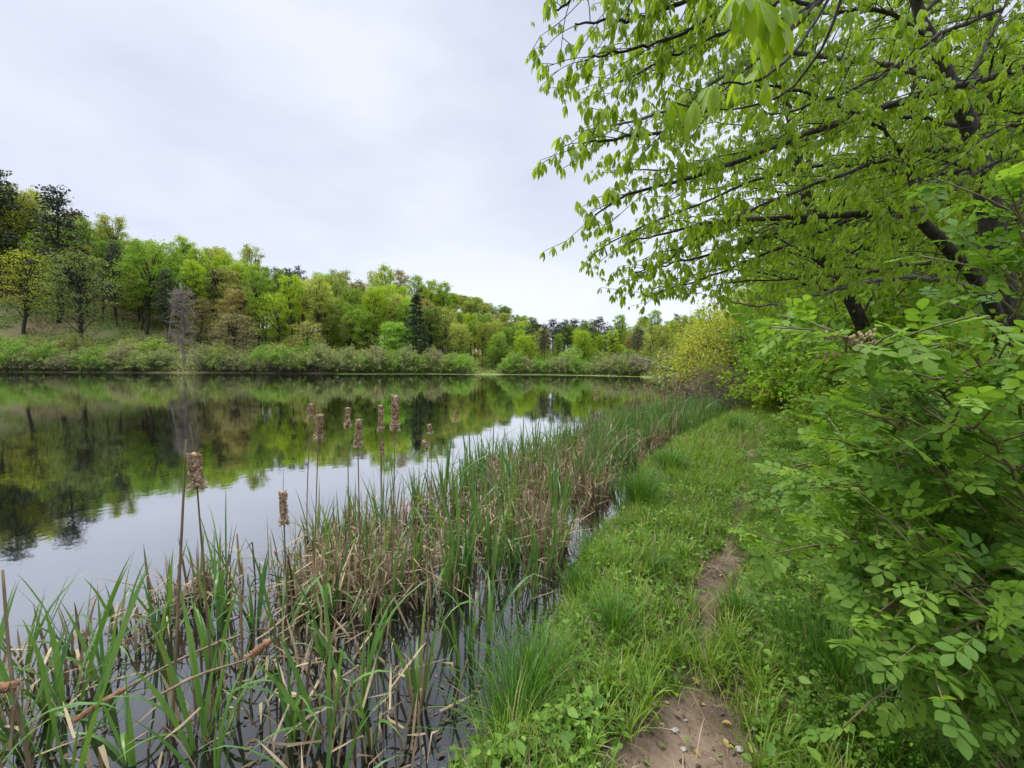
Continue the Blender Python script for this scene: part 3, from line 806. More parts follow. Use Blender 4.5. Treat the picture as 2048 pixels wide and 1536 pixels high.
limbs = [
    ([(1830, 428, 4.6), (1700, 430, 4.35), (1580, 434, 4.15), (1450, 442, 4.0), (1350, 462, 3.85), (1260, 484, 3.8)], .042, .14),
    ([(1640, 432, 4.2), (1560, 462, 4.3), (1450, 500, 4.3), (1350, 525, 4.2), (1270, 545, 4.2)], .026, .13),
    ([(1995, 600, 5.0), (1900, 563, 4.7), (1780, 558, 4.45), (1650, 585, 4.35), (1540, 612, 4.3), (1440, 600, 4.3)], .035, .16),
    ([(1945, 300, 5.1), (1850, 300, 4.9), (1760, 322, 4.7), (1650, 362, 4.45), (1500, 420, 4.25), (1390, 480, 4.1), (1300, 545, 4.0)], .034, .13),
    ([(2120, 105, 4.3), (1980, 155, 4.1), (1850, 190, 3.8), (1700, 235, 3.55), (1560, 290, 3.35), (1400, 350, 3.15), (1270, 385, 3.0), (1190, 430, 3.0)], .04, .12),
    ([(1905, 170, 5.0), (1800, 135, 4.7), (1700, 122, 4.4), (1600, 108, 4.1), (1500, 120, 3.8), (1400, 185, 3.6), (1300, 235, 3.4), (1180, 262, 3.2)], .035, .12),
    ([(1740, -90, 3.1), (1600, 40, 2.9), (1480, 170, 2.8), (1350, 250, 2.75), (1230, 280, 2.7), (1160, 285, 2.7)], .022, .11),
    ([(1560, -150, 3.0), (1420, -30, 2.9), (1300, 30, 2.85), (1220, 42, 2.8), (1150, 48, 2.8)], .02, .11),
    ([(1700, -60, 3.8), (1560, 0, 3.7), (1440, 70, 3.6), (1330, 120, 3.5), (1240, 165, 3.4)], .02, .12),
    ([(1480, -130, 2.9), (1360, -60, 2.85), (1250, -20, 2.8), (1150, 0, 2.8), (1110, 20, 2.8)], .016, .12),
    ([(1560, -60, 3.3), (1430, 30, 3.2), (1320, 85, 3.1), (1230, 105, 3.0), (1170, 120, 3.0)], .018, .12),
    ([(1960, 330, 5.1), (1860, 350, 5.2), (1700, 330, 5.3), (1560, 345, 5.2), (1420, 400, 5.0), (1290, 450, 4.8), (1200, 500, 4.6)], .03, .13),
    ([(1700, 440, 4.6), (1600, 478, 4.7), (1500, 520, 4.7), (1400, 560, 4.6), (1290, 592, 4.6)], .024, .13),
    ([(1975, 520, 5.2), (1860, 525, 5.1), (1740, 545, 5.0), (1620, 555, 4.9), (1500, 560, 4.8), (1390, 575, 4.7)], .026, .15),
    ([(2090, 300, 4.6), (1980, 330, 4.4), (1880, 400, 4.2), (1780, 440, 4.0), (1680, 500, 4.0)], .022, .14),
    ([(1870, 80, 4.9), (1760, 20, 4.8), (1640, 30, 4.7), (1500, 60, 4.5), (1380, 110, 4.3), (1260, 160, 4.2)], .026, .12),
    ([(1800, -120, 4.8), (1650, -60, 4.4), (1520, 0, 4.1), (1400, 60, 3.9), (1290, 110, 3.8)], .026, .12),
    ([(1945, 260, 5.1), (1830, 235, 5.5), (1700, 240, 5.8), (1560, 280, 5.9), (1430, 330, 5.8), (1320, 340, 5.6), (1230, 340, 5.4)], .028, .12),
    ([(2000, 20, 3.6), (1880, 70, 3.4), (1760, 150, 3.3), (1650, 200, 3.2), (1540, 230, 3.2)], .02, .13),
    ([(2120, 230, 3.8), (2000, 260, 3.6), (1900, 330, 3.5), (1830, 390, 3.4)], .018, .14),
    ([(1768, 258, 4.5), (1650, 200, 4.3), (1530, 170, 4.2), (1420, 200, 4.1), (1310, 250, 4.0)], .02, .12),
    ([(1930, 220, 5.05), (1960, 120, 5.3), (2000, 30, 5.5), (2040, -80, 5.6)], .03, .16),
    ([(1840, 30, 4.9), (1920, -30, 5.2), (2010, -50, 5.4)], .03, .16),
    ([(1990, 470, 5.2), (2060, 380, 5.4), (2150, 300, 5.6)], .03, .16),
]
# most of the crown is made of single limbs: each is a child of the tree
for L_, r0, dn in limbs:
    p = smooth_path(PP(L_), 26, .008, rng)
    wm = MB()
    spray(wood if r0 < .024 else wm, pts, p, rng, r0, dn * .66, (.3, .85), .08, .09)
    if wm.n:
        loc_mb(wm, T1loc); wm.build('limb', M_bark if r0 != .035 else M_barkgrey, T1, True)
spray(wood, pts, up2, rng, .045, .16, (.3, .7), .4, .12)
loc_mb(tk, T1loc); tk.build('trunk', M_bark, T1, True)
loc_mb(wood, T1loc); wood.build('twigs', M_bark, T1)
lf = MB(); pts = np.array(pts)
pts = pts[np.linalg.norm(pts - EYE, axis=1) > 1.6]
put_palmate(lf, pts, .098, rng, 4, .5)
loc_mb(lf, T1loc); lf.build('foliage', M_hick, T1)
tag(T1, 'large dark-trunked hickory at the right whose leafy limbs arch over the path and the water', 'tree')
print('T1 clusters', len(pts))

# the nearest low branch with big drooping leaves, top centre-right
B1 = empty('hickory_branch', P(1900, -420, 2.6)); bl_ = np.array(B1.location)
wd_ = MB(); pts = []
for L_ in ([(1900, -420, 2.6), (1740, -120, 1.9), (1620, 10, 1.6), (1540, 45, 1.45), (1468, 52, 1.35)], [(1680, -40, 1.75), (1600, 90, 1.7), (1520, 160, 1.6), (1440, 170, 1.55)], [(1620, 10, 1.6), (1560, -10, 1.45), (1480, -20, 1.35)],
           [(1700, -60, 1.8), (1660, 60, 1.9), (1590, 170, 2.0), (1500, 215, 2.0), (1390, 215, 2.0), (1345, 205, 2.0)]):
    p = smooth_path(PP(L_), 16, .003, rng); wd_.add(*tube(p, np.linspace(.008, .0035, 16), 6)); 
    for j in (15, 14, 12, 10, 8): pts.append(p[j] + rng.normal(size=3) * .035)
loc_mb(wd_, bl_); wd_.build('branch', M_bark, B1, True)
lf = MB(); put_palmate(lf, np.array(pts), .17, rng, 6, .5); loc_mb(lf, bl_); lf.build('leaves', M_hick, B1)
tag(B1, 'nearest hanging hickory branch with big drooping leaves, at the top right of centre', 'branch')

def auto_tree(name, trunk_px, radii, nb, Lb, label, seed, size=.13, rows=2, z0=.25, bias=(-.7, -.3), mat=M_hick, dens=.2, cat='tree'):
    rg = np.random.default_rng(seed)
    tp = smooth_path(PP(trunk_px), 30, .012, rg)
    base = np.array([tp[0][0], tp[0][1], gz(tp[0][0], tp[0][1])]); root = empty(name, base)
    tkm = MB(); tkm.add(*tube(tp, np.linspace(radii[0], radii[1], 30), 9)); loc_mb(tkm, base); tkm.build('trunk', M_bark, root, True)
    wd = MB(); ps = []
    for i in range(nb):
        f = z0 + (1 - z0) * (i + rg.random()) / nb; k = min(28, int(f * 29)); s = tp[k]
        a = i * 2.4 + rg.uniform(-.4, .4)
        d = unit(np.array([math.cos(a) + bias[0], math.sin(a) + bias[1], rg.uniform(-.05, .45)]))
        L = Lb * rg.uniform(.6, 1.1) * (1.1 - .45 * f)
        e_ = s + d * L; p = smooth_path([s, s + d * L * .35 + np.array([0, 0, .1 * L]), s + d * L * .7 + np.array([0, 0, .1 * L]), e_], 14, .02, rg)
        spray(wd, ps, p, rg, .03 * (1.2 - f), dens * .75, (.5, 1.2), .15, .11, .35)
    loc_mb(wd, base); wd.build('limbs', M_bark, root)
    l_ = MB(); ps = np.array(ps); ps = ps[np.linalg.norm(ps - EYE, axis=1) > 2.5]
    put_palmate(l_, ps, size, rg, rows); loc_mb(l_, base); l_.build('foliage', mat, root)
    tag(root, label, cat, None)
    print(name, len(ps)); return root
auto_tree('hickory_tree', [(1775, 850, 8.2), (1760, 730, 8.1), (1700, 600, 8), (1650, 510, 7.9), (1615, 400, 7.8), (1590, 290, 7.7), (1560, 120, 7.6), (1540, -60, 7.5)], (.14, .05), 30, 3.4, 'dark leaning crooked trunk with green crown behind the arching limbs, left of the big hickory', 201)
auto_tree('hickory_tree', [(1848, 850, 11), (1842, 600, 11), (1836, 400, 11), (1832, 150, 11), (1830, -200, 11)], (.17, .07), 34, 4.4, 'straight dark trunk deeper in the wood between the leaning trunk and the big hickory', 202, .15)
auto_tree('hickory_tree', [(1960, 900, 8), (1965, 600, 8), (1975, 200, 8), (1990, -300, 8)], (.1, .05), 34, 3.6, 'slim upright tree directly behind the big hickory trunk', 203, .14)
auto_tree('hickory_tree', [(2240, 900, 6.5), (2230, 400, 6.5), (2210, 0, 6.4), (2180, -400, 6.2)], (.15, .06), 34, 3.6, 'leafy tree just beyond the right edge whose branches fill the upper right corner', 204, .14, bias=(-.9, 0))
auto_tree('hickory_tree', [(1640, 800, 14), (1640, 600, 14), (1620, 350, 14), (1600, 150, 14)], (.14, .05), 26, 4.6, 'slender farther tree standing over the path beyond the leaning trunk', 205, .17, dens=.26)
auto_tree('hickory_tree', [(1750, 800, 17), (1750, 500, 17), (1745, 200, 17)], (.16, .07), 26, 5.2, 'tall farther tree filling the gap under the arching limbs', 206, .19, dens=.3)

# understorey shrubs and young trees along the right of the path
protoU = [make_bush(31, 1.7, 1.15, 4200, .085, 60, 'understorey_shrub', M_under, M_twig), make_bush(32, 2.1, 1.1, 4600, .085, 60, 'understorey_shrub', M_under, M_twig), make_bush(33, 1.4, 1.3, 3800, .08, 60, 'understorey_shrub', M_under, M_twig)]
rg = np.random.default_rng(77)
uspots = []
for px, D_, s_ in [(1560, 14, 1.4), (1600, 12, 1.3), (1650, 11, 1.5), (1700, 9, 1.2), (1760, 8.4, 1.35), (1830, 7.6, 1.25), (1900, 7.2, 1.5), (1980, 6.6, 1.3), (1540, 18, 1.9), (1600, 17, 2.2), (1680, 15, 2.4), (1760, 13, 2.4), (1850, 11.5, 2.3), (1950, 9.6, 2.3), (1670, 8, .7),
                    (1740, 6.8, .7), (1820, 5.6, .75), (1900, 5.0, .8), (2000, 5.4, 1.2), (1560, 23, 2.6), (1640, 22, 3.0), (1740, 20, 3.2), (1860, 17, 3.1), (1980, 14, 3.2), (2080, 10, 2.6), (1500, 27, 2.3), (1620, 13, 1.8), (1720, 11.5, 2.0), (1800, 9.6, 1.8), (1890, 8.6, 1.8), (1990, 7.6, 2.0), (1580, 15.5, 1.9), (1530, 20, 1.6)]:
    x, y = at_px(px, D_); uspots.append((x, y, s_, px, D_))
cols_u = [(1, 1, 1), (.85, .95, 1.2), (1.15, 1.05, .8), (.8, .9, .9)]
for i, (x, y, s_, px, D_) in enumerate(uspots):
    dw = 'close beside the path' if D_ < 7 else ('mid thicket' if D_ < 13 else 'deep in the thicket')
    pw_ = 'below the leaning trunk' if px < 1700 else ('right of the leaning trunk' if px < 1860 else 'around the foot of the big hickory')
    copy_tree(protoU[i % 3], (x, y, gz(x, y)), rg.uniform(0, 6.28), (s_, s_, s_ * rg.uniform(.9, 1.15)), f'{"tall" if s_ > 1.9 else ("low" if s_ < 1.35 else "medium")} leafy understorey shrub {pw_}, {dw}', 'shrub', f'{"tall" if s_ > 1.9 else ("low" if s_ < 1.35 else "medium")} understorey shrubs {pw_}, {dw}', cols_u[i % 4])
# young trees standing behind the shrubs, filling the wood edge up to the canopy
_fm = M_leaf_far; M_leaf_far = M_under
protoW = [make_deciduous(s, 9, 2.5, .12, 15000, .125, 46, name='young_tree') for s in (51, 52)] + [make_deciduous(53, 10, 2.3, .2, 12000, .125, 40, name='young_tree')]
M_leaf_far = _fm
for i, (px, D_, s_, lab) in enumerate([(1500, 30, .85, 'young tree at the end of the wood edge above the yellow bushes'), (1545, 25, .9, 'young tree second from the bend along the wood edge'), (1590, 21, .9, 'young tree just right of the path where it vanishes'), (1640, 26, 1.3, 'taller young tree behind the vanishing path'),
        (1690, 18, 1.0, 'young tree behind the leaning trunk, left one'), (1740, 22, 1.35, 'tall young tree behind the leaning trunk, right one'), (1800, 16, 1.1, 'young tree left of the straight trunk'), (1870, 19, 1.4, 'young tree right of the straight trunk'), (1940, 14, 1.1, 'young tree behind the big hickory, left'), (2020, 16, 1.5, 'young tree behind the big hickory, right'), (2120, 12, 1.3, 'young tree at the right edge behind the rose shrub'), (1580, 34, 1.5, 'farthest tall young tree over the bend')]):
    x, y = at_px(px, D_); copy_tree(protoW[i % 3], (x, y, gz(x, y)), i * 1.7, s_, lab, 'tree', None, [(1.1, 1.05, .8), (.95, 1, 1), (1.2, 1.1, .9)][i % 3])
# yellow-green fine-leaved bushes where the path bends out of sight
protoY = make_bush(41, 4.2, 2.6, 6500, .11, 90, 'yellow_bush', M_under, M_twig)
for i, (px, D_, s_, lab, c) in enumerate([(1440, 24, 1.15, 'pale yellow-green bush leaning over the water at the bend, nearest the pond', (1.9, 1.3, 1.2)), (1480, 21, 1.1, 'yellow-green bush at the bend right of the one over the water', (1.7, 1.15, 1.0)),
                                       (1475, 29, 1.5, 'tall airy yellowish bush behind the two at the bend', (1.8, 1.15, 1.3)), (1500, 19, .95, 'olive bush with many bare twigs right of the bend', (1.2, .9, 1.2)), (1400, 36, 1.25, 'yellow-green bush farthest along the right shore', (1.6, 1.2, 1.2)),
                                       (1520, 26, 1.5, 'taller green-gold bush above the end of the path', (1.3, 1.05, 1.0))]):
    x, y = at_px(px, D_); copy_tree(protoY, (x, y, gz(x, y)), i * 1.3, (s_, s_, s_), lab, 'bush', None, c)
# bare brush pile at the bend
bx, by = at_px(1462, 14.5); BP = MB()
for i in range(420):
    s = rg.normal(size=3) * (1.0, .7, .35) + (0, 0, .6); d = unit(rg.normal(size=3) * (1, 1, .5)) * rg.uniform(.5, 1.5)
    BP.add(*tube([s, s + d * .5 + rg.normal(size=3) * .06, s + d], [.012, .009, .004], 3))
o = BP.build('brush_pile', M_twig); o.location = (bx, by, gz(bx, by)); tag(o, 'tangle of bare brown brushwood at the bend of the path', 'brushwood')
# dead branch fallen out over the water
fb = MB(); p = smooth_path(PP([(1395, 762, 36), (1360, 745, 37), (1330, 732, 38), (1300, 724, 38.5), (1255, 716, 39)]), 16, .03, rg)
fb.add(*tube(p, np.linspace(.11, .03, 16), 6))
for k in range(4, 16):
    for _ in range(2):
        d = unit(np.array([-1.0, 0, 0]) + rg.normal(size=3) * .7) * rg.uniform(.5, 1.7); q = smooth_path([p[k], p[k] + d * .5 + rg.normal(size=3) * .1, p[k] + d], 5)
        fb.add(*tube(q, np.linspace(.035, .012, 5), 4))
        for _ in range(2): fb.add(*tube([q[3], q[3] + rg.normal(size=3) * .35], [.014, .008], 3))
o = fb.build('fallen_branch', M_snag, None, True); tag(o, 'bare grey fallen branch reaching out over the water from the right shore', 'branch')

# ================================================================== ROSE SHRUB, right foreground
rg = np.random.default_rng(303)
def pinnate(rows=5, pairs=3, seed=0):
    """a compound leaf of seven oval leaflets along +y"""
    r_ = np.random.default_rng(seed); v, q, t_ = leaflet(rows, .30, .07, .10)
    V, Qs, Ts = [], [], []; k = 0
    def put(base, d, L):
        nonlocal k
        M = frames(np.array([d]), np.array([[r_.normal() * .15, r_.normal() * .15, 1.0]]), L)[0]
        V.append(v @ M.T + base); Qs.append(q + k); Ts.append(t_ + k); k += len(v)
    for i in range(pairs):
        y_ = .22 + .26 * i; L = (.34, .40, .40)[i]; z = -.08 * y_ * y_
        for sx in (-1, 1): put((0, y_, z), (sx * .9, .5 + r_.normal() * .1, -.05 + r_.normal() * .1), L * r_.uniform(.9, 1.1))
    put((0, .86, -.06), (0, 1, -.1), .44)
    V.append(np.array([(-.008, 0, 0), (.008, 0, 0), (.005, .9, -.065), (-.005, .9, -.065)])); Qs.append(np.array([[0, 1, 2, 3]]) + k)
    return np.concatenate(V), np.concatenate(Qs), np.concatenate(Ts)
PIN = [pinnate(5, 3, s) for s in range(4)]; PIN2 = [pinnate(3, 2, s) for s in range(3)]
def TA(v):
    return np.full(len(v), .06) + .05 * np.sin(v[:, 1] * 40)
def put_pinnate(mb, pts, outd, size, rng, T=PIN, up=1.0):
    n = len(pts); wh = rng.integers(0, len(T), n)
    for k in range(len(T)):
        s = wh == k; m_ = s.sum()
        if not m_: continue
        d = unit(outd[s] + rng.normal(size=(m_, 3)) * .45 + (0, 0, -.05)); u = unit(rng.normal(size=(m_, 3)) * .35 + (0, 0, up))
        mb.add(*scatter(T[k][0], T[k][1], T[k][2], frames(d, u, size * rng.uniform(.65, 1.15, m_)), pts[s], rng.random(m_), np.where(np.abs(T[k][0][:, 0]) < 1e9, 0, 0) + TA(T[k][0])))
RB = np.array([2.35, 1.75, 0]); RB[2] = gz(RB[0], RB[1])
RS = empty('rose_shrub', RB)
canes = [[(1990, 960, 1.45), (1940, 850, 1.35), (1860, 770, 1.25), (1780, 720, 1.15), (1725, 705, 1.1), (1690, 690, 1.08)],
         [(2060, 1000, 1.5), (2030, 800, 1.35), (2036, 620, 1.2), (2046, 520, 1.15), (2044, 430, 1.12)],
                  [(2080, 1300, 1.5), (1960, 1050, 1.3), (1850, 930, 1.3), (1740, 900, 1.4), (1650, 930, 1.5)],
         [(2080, 1250, 1.4), (1950, 1000, 1.2), (1850, 960, 1.2), (1760, 970, 1.3), (1690, 990, 1.4)],
         [(2070, 1350, 1.3), (1950, 1150, 1.1), (1830, 1100, 1.1), (1720, 1090, 1.2), (1640, 1110, 1.3)],
         [(2090, 1400, 1.3), (1980, 1200, 1.1), (1870, 1180, 1.1), (1780, 1210, 1.15), (1700, 1260, 1.2)],
         [(2090, 1400, 1.2), (2010, 1250, 1.0), (1930, 1250, 1.0), (1850, 1300, 1.05), (1800, 1380, 1.1)],
         [(2080, 1100, 1.2), (2000, 900, 1.05), (1920, 850, 1.05), (1850, 870, 1.1), (1780, 850, 1.15)],
         [(2100, 1000, 1.2), (2070, 800, 1.1), (2000, 760, 1.1), (1930, 770, 1.15)],
         [(2100, 1400, 1.3), (2060, 1250, 1.15), (1990, 1330, 1.15), (1930, 1400, 1.2), (1890, 1440, 1.25)],
         ]
cn = MB(); lp = []; ld = []
for c in canes:
    base = RB + rg.normal(size=3) * (.12, .12, 0) + (0, 0, -.05)
    p0 = PP(c); p = smooth_path([base, (base + p0[0]) / 2 + (0, 0, .05)] + p0, 40, .004, rg)
    cn.add(*tube(p, np.linspace(.006, .0025, 40), 6))
    for k in range(10, 40):
        t_ = unit(p[min(39, k + 1)] - p[k - 1]); sd_ = unit(np.cross(t_, (0, 0, 1)))
        for _ in range(2):
            d = unit(t_ * .4 + sd_ * rg.choice([-1, 1]) * rg.uniform(.5, 1) + (0, 0, rg.uniform(-.1, .5)))
            off = p[k] + rg.normal(size=3) * .01
            if rg.random() < .5:
                L = rg.uniform(.06, .26); q = off + d * L + (0, 0, .02); cn.add(*tube([off, (off + q) / 2 + (0, 0, .01), q], [.003, .0025, .0018], 4))
                for f in (.5, .8, 1): lp.append(off + (q - off) * f); ld.append(unit(d + rg.normal(size=3) * .7))
            else: lp.append(off); ld.append(d)
# inner leafy mass
lobes = [(2010, 840, 1.6, .14), (2060, 850, 1.45, .25), (1880, 890, 1.7, .17), (1940, 960, 1.5, .30), (1800, 980, 1.6, .22), (1860, 1080, 1.45, .26), (2010, 1090, 1.35, .30), (1760, 1110, 1.5, .18), (1900, 1220, 1.3, .2),
         (2020, 1260, 1.3, .22), (2080, 990, 1.6, .32), (1730, 1030, 1.8, .16), (1980, 1370, 1.3, .12), (1790, 1180, 1.4, .12), (1690, 970, 2.2, .14), (1760, 900, 2.3, .16), (1840, 860, 2.2, .2)]
for (a_, b_, D_, r_) in lobes:
    c = P(a_, b_, D_); n = int(300 * (r_ / .28) ** 2)
    d = rdir(n, rg); lp += list(c + d * (r_ * rg.uniform(.45, 1.0, n) ** .6)[:, None]); ld += list(unit(d + (0, 0, -.1)))
    for _ in range(7):
        q = c + rdir(1, rg)[0] * r_ * .9; s = RB + (rg.normal() * .1, rg.normal() * .1, .1); cn.add(*tube(smooth_path([s, (s + q) / 2 + (0, 0, .12), q], 8, .006, rg), np.linspace(.006, .002, 8), 4))
lp = np.array(lp); ld = np.array(ld)
k = (lp[:, 2] > hgt(lp[:, 0], lp[:, 1]) + .03) & (np.linalg.norm(lp - EYE, axis=1) > .8); lp, ld = lp[k], ld[k]
lm = MB(); put_pinnate(lm, lp, ld, .088, rg)
loc_mb(cn, RB); cn.build('canes', M_cane, RS, True); loc_mb(lm, RB); lm.build('foliage', M_rose, RS)
bd = MB()
for px, py, D_ in ((1660, 672, 1.08), (1680, 668, 1.08), (1705, 678, 1.07), (1722, 672, 1.07), (1742, 668, 1.08), (1752, 682, 1.09), (1650, 715, 1.1), (1672, 712, 1.1)):
    c = P(px, py, D_); s = P(1712, 706, 1.09); bd.add(*tube(smooth_path([s, (s + c) / 2 + (0, 0, .008), c], 6), np.linspace(.0022, .0014, 6), 5))
    for _ in range(6):
        q = c + rg.normal(size=3) * .006; r_ = .0042; u_ = np.array([(math.sin(th) * math.cos(ph), math.sin(th) * math.sin(ph), math.cos(th) * 1.5) for th in (0.01, .8, 1.6, 2.4, 3.13) for ph in np.arange(6) * 1.047]) * r_
        bd.add(q + u_, [(i * 6 + j, i * 6 + (j + 1) % 6, i * 6 + 6 + (j + 1) % 6, i * 6 + 6 + j) for i in range(4) for j in range(6)])
loc_mb(bd, RB); bd.build('flower_buds', M_bud, RS, True)
tag(RS, 'big wild rose shrub with oval leaflets and brown budding cane tips filling the right foreground', 'shrub')
# small rose plants between the shrub and the path
protoR = []
for s in range(4):
    r2 = np.random.default_rng(400 + s); root = empty('young_rose_bush'); st = MB(); pp_, dd_ = [], []
    for i in range(14):
        a = r2.uniform(0, 6.28); L = r2.uniform(.25, .55); d = np.array([math.cos(a), math.sin(a), 0])
        p = smooth_path([(0, 0, -.03), d * L * .3 + (0, 0, L * .55), d * L * .8 + (0, 0, L * .62), d * L * 1.2 + (0, 0, L * .45)], 10, .005, r2)
        st.add(*tube(p, np.linspace(.004, .0015, 10), 4))
        for k in range(2, 10):
            for _ in range(2): pp_.append(p[k]); dd_.append(unit(d * .4 + r2.normal(size=3) * .7))
    l_ = MB(); put_pinnate(l_, np.array(pp_), np.array(dd_), .10, r2, PIN2)
    st.build('stems', M_cane, root); l_.build('foliage', M_rose if s % 2 else M_weed, root); protoR.append(root)
i = 0
for px, D_, s_ in [(1600, 3.1, .9), (1640, 2.7, .8), (1690, 2.4, .8), (1560, 3.8, .8), (1640, 3.4, 1.0), (1720, 2.9, 1.0), (1590, 4.5, .9), (1680, 3.9, 1.1), (1780, 2.6, .9), (1750, 2.1, .7), (1820, 2.0, .7), (1620, 5.3, .9), (1700, 4.8, 1.1), (1790, 4.2, 1.2),
                    (1880, 3.4, 1.2), (1600, 2.35, .5), (1680, 2.0, .5), (1570, 6.5, .9), (1650, 6.2, 1.0), (1740, 5.6, 1.2), (1850, 4.9, 1.3), (1950, 4.0, 1.4), (1640, 1.75, .45), (1900, 1.7, .6), (1830, 1.5, .5), (1590, 2.9, .7), (1560, 4.9, .7), (1545, 5.8, .8), (1575, 7.6, 1.0), (1620, 8.5, 1.2), (1580, 3.4, .6), (1600, 3.9, .9), (1650, 2.2, .6), (1700, 3.3, 1.0), (1560, 9.5, 1.0), (1660, 7.4, 1.3), (1720, 6.6, 1.3), (1600, 6.8, 1.1)]:
    x, y = at_px(px, D_); i += 1
    w_ = ('at the very bottom under the big rose shrub' if D_ < 1.9 else 'low under the big rose shrub') if D_ < 2.6 else (('beside the second bare dirt patch' if px < 1660 else 'against the big rose shrub') if D_ < 3.5 else (('by the path at mid distance' if px < 1660 else 'behind the big rose shrub') if D_ < 4.7 else 'far up the right side of the path'))
    copy_tree(protoR[i % 4], (x, y, gz(x, y)), rg.uniform(0, 6.28), s_, f'small low leafy bramble-like bush {w_}', 'bush', f'small bushes {w_}')
for p_ in protoR + protoW + protoU + [protoY] + protoD + protoC + protoB: drop_tree(p_)

# ================================================================== BANK GRASS, WEEDS
rg = np.random.default_rng(500)
def land_pts(n, x0, x1, y0, y1, f):
    x = rg.uniform(x0, x1, n); y = rg.uniform(y0, y1, n); d = sdist(x, y); k = f(x, y, d); x, y = x[k], y[k]
    return np.stack([x, y, hgt(x, y)], -1)
def grass(name, B, h, wd, lean, mat, label, cat='grass', clump=None):
    n = len(B)
    o_ = MB(); o_.add(*blades(B, rg.uniform(0, 6.28, n), h, wd, np.abs(rg.normal(size=n)) * lean, rg.uniform(.2, 1.5, n), seg=3))
    o = o_.build(name, mat); tag(o, label, cat, None, 'stuff'); return o
def pathd(x, y): return np.abs(x - path_x(y))
keep = lambda x, y, d: (d > .02) & (rg.random(len(x)) < np.maximum(np.clip((pathd(x, y) - np.interp(y, ys, wl) * .75) / .14 , 0.03, 1), (np.interp(y, ys, wl) < .11) * .6) * (.25 + 1.1 * vnoise(x * 1.9, y * 1.9, 1))) & (x - path_x(y) < 1.6 + y * .1)
B = land_pts(60000, -.6, 4.6, .9, 5.2, keep)
h = (.035 + .26 * vnoise(B[:, 0] * 3.3, B[:, 1] * 3.3, 0) ** 2) * rg.uniform(.4, 1.5, len(B))
h *= np.where(B[:, 0] > path_x(B[:, 1]), .75, 1.0)
grass('grass', B, h, rg.uniform(.0025, .006, len(B)), .35, M_grass, 'short bright green grass on the near bank beside the dirt path')
B = land_pts(90000, 1, 16, 5, 22, keep)
h = rg.uniform(.08, .30, len(B)) * (.6 + .8 * vnoise(B[:, 0] * 1.5, B[:, 1] * 1.5, 0)); grass('grass', B, h, rg.uniform(.006, .014, len(B)), .35, M_grass, 'bright green grass farther along the bank and the path')
B = land_pts(24000, -.5, 8, .9, 10, lambda x, y, d: d > .04); grass('dry_grass', B, rg.uniform(.06, .22, len(B)), rg.uniform(.002, .005, len(B)), .9, M_dead, 'thin straw-coloured dead grass among the green on the bank')
# grass growing in separate leaning tufts
def tufts(name, C, nb, hh, label, mat=M_grass):
    n = len(C) * nb; c = np.repeat(C, nb, 0); a_ = rg.uniform(0, 6.28, n); r_ = np.abs(rg.normal(size=n)) * .022
    B = c + np.stack([np.cos(a_) * r_, np.sin(a_) * r_, np.full(n, -.005)], -1); H_ = np.repeat(rg.uniform(.45, 1.3, len(C)), nb) * hh * rg.uniform(.45, 1.1, n)
    cr_ = np.repeat(rg.random(len(C)), nb) * .6 + rg.random(n) * .4
    o_ = MB(); o_.add(*blades(B, a_, H_, rg.uniform(.003, .0065, n), rg.uniform(.05, .5, n), rg.uniform(.3, 1.6, n), seg=4, a=cr_)); o = o_.build(name, mat); tag(o, label, 'grass', None, 'stuff')
kt_ = lambda x, y, d: (d > .03) & (pathd(x, y) > np.interp(y, ys, wl) * .9) & (x - path_x(y) < 1.0) & (rg.random(len(x)) < .15 + 1.2 * vnoise(x * 1.7, y * 1.7, 6) ** 1.5)
tufts('grass_tufts', land_pts(5200, -.5, 5, .9, 6.5, kt_), 30, .17, 'leaning bright grass tufts spread over the near bank')
tufts('grass_tufts', land_pts(9000, 2, 14, 6, 18, kt_), 16, .24, 'grass tufts along the far part of the bank')
# broad small leaves: clover, plantain, ground cover
def weeds(name, B, size, label, zmax):
    n = len(B); B = B + np.stack([np.zeros(n), np.zeros(n), rg.random(n) ** 1.4 * zmax], -1)
    dd_ = unit(rg.normal(size=(n, 3)) * (1, 1, .35) + (0, 0, .15)); v, q, t_ = leaflet(3, .33, .1, .15)
    M = frames(dd_, unit(rg.normal(size=(n, 3)) * .4 + (0, 0, 1)), size * rg.uniform(.5, 1.4, n))
    o_ = MB(); o_.add(*scatter(v, q, t_, M, B, rg.random(n))); o = o_.build(name, M_weed); tag(o, label, 'ground cover', None, 'stuff')
kw = lambda x, y, d: (d > .03) & (rg.random(len(x)) < np.clip((pathd(x, y) - np.interp(y, ys, wl) * .8) / .2, .015, 1) * (vnoise(x * 2.7, y * 2.7, 5) ** 1.5) * 1.3)
weeds('weeds', land_pts(120000, -.5, 5, .9, 5.5, kw), .032, 'small clover and plantain leaves low among the grass', .07)
kr = lambda x, y, d: (x - path_x(y) > .30) & (x - path_x(y) < 4) & (rg.random(len(x)) < .25 + vnoise(x * 2.2, y * 2.2, 4))
kb = lambda x, y, d: (d > .02) & (pathd(x, y) > .3) & (x < path_x(y)) & (vnoise(x * 2.1 + 9, y * 2.1, 7) > .55)
weeds('bank_weeds', land_pts(30000, -.6, 8, .9, 12, kb), .045, 'broader weed leaves in patches on the bank left of the path', .15)
weeds('ground_cover', land_pts(30000, .5, 9, 1.0, 9, kr), .042, 'low leafy ground cover between the path and the shrubs', .2)
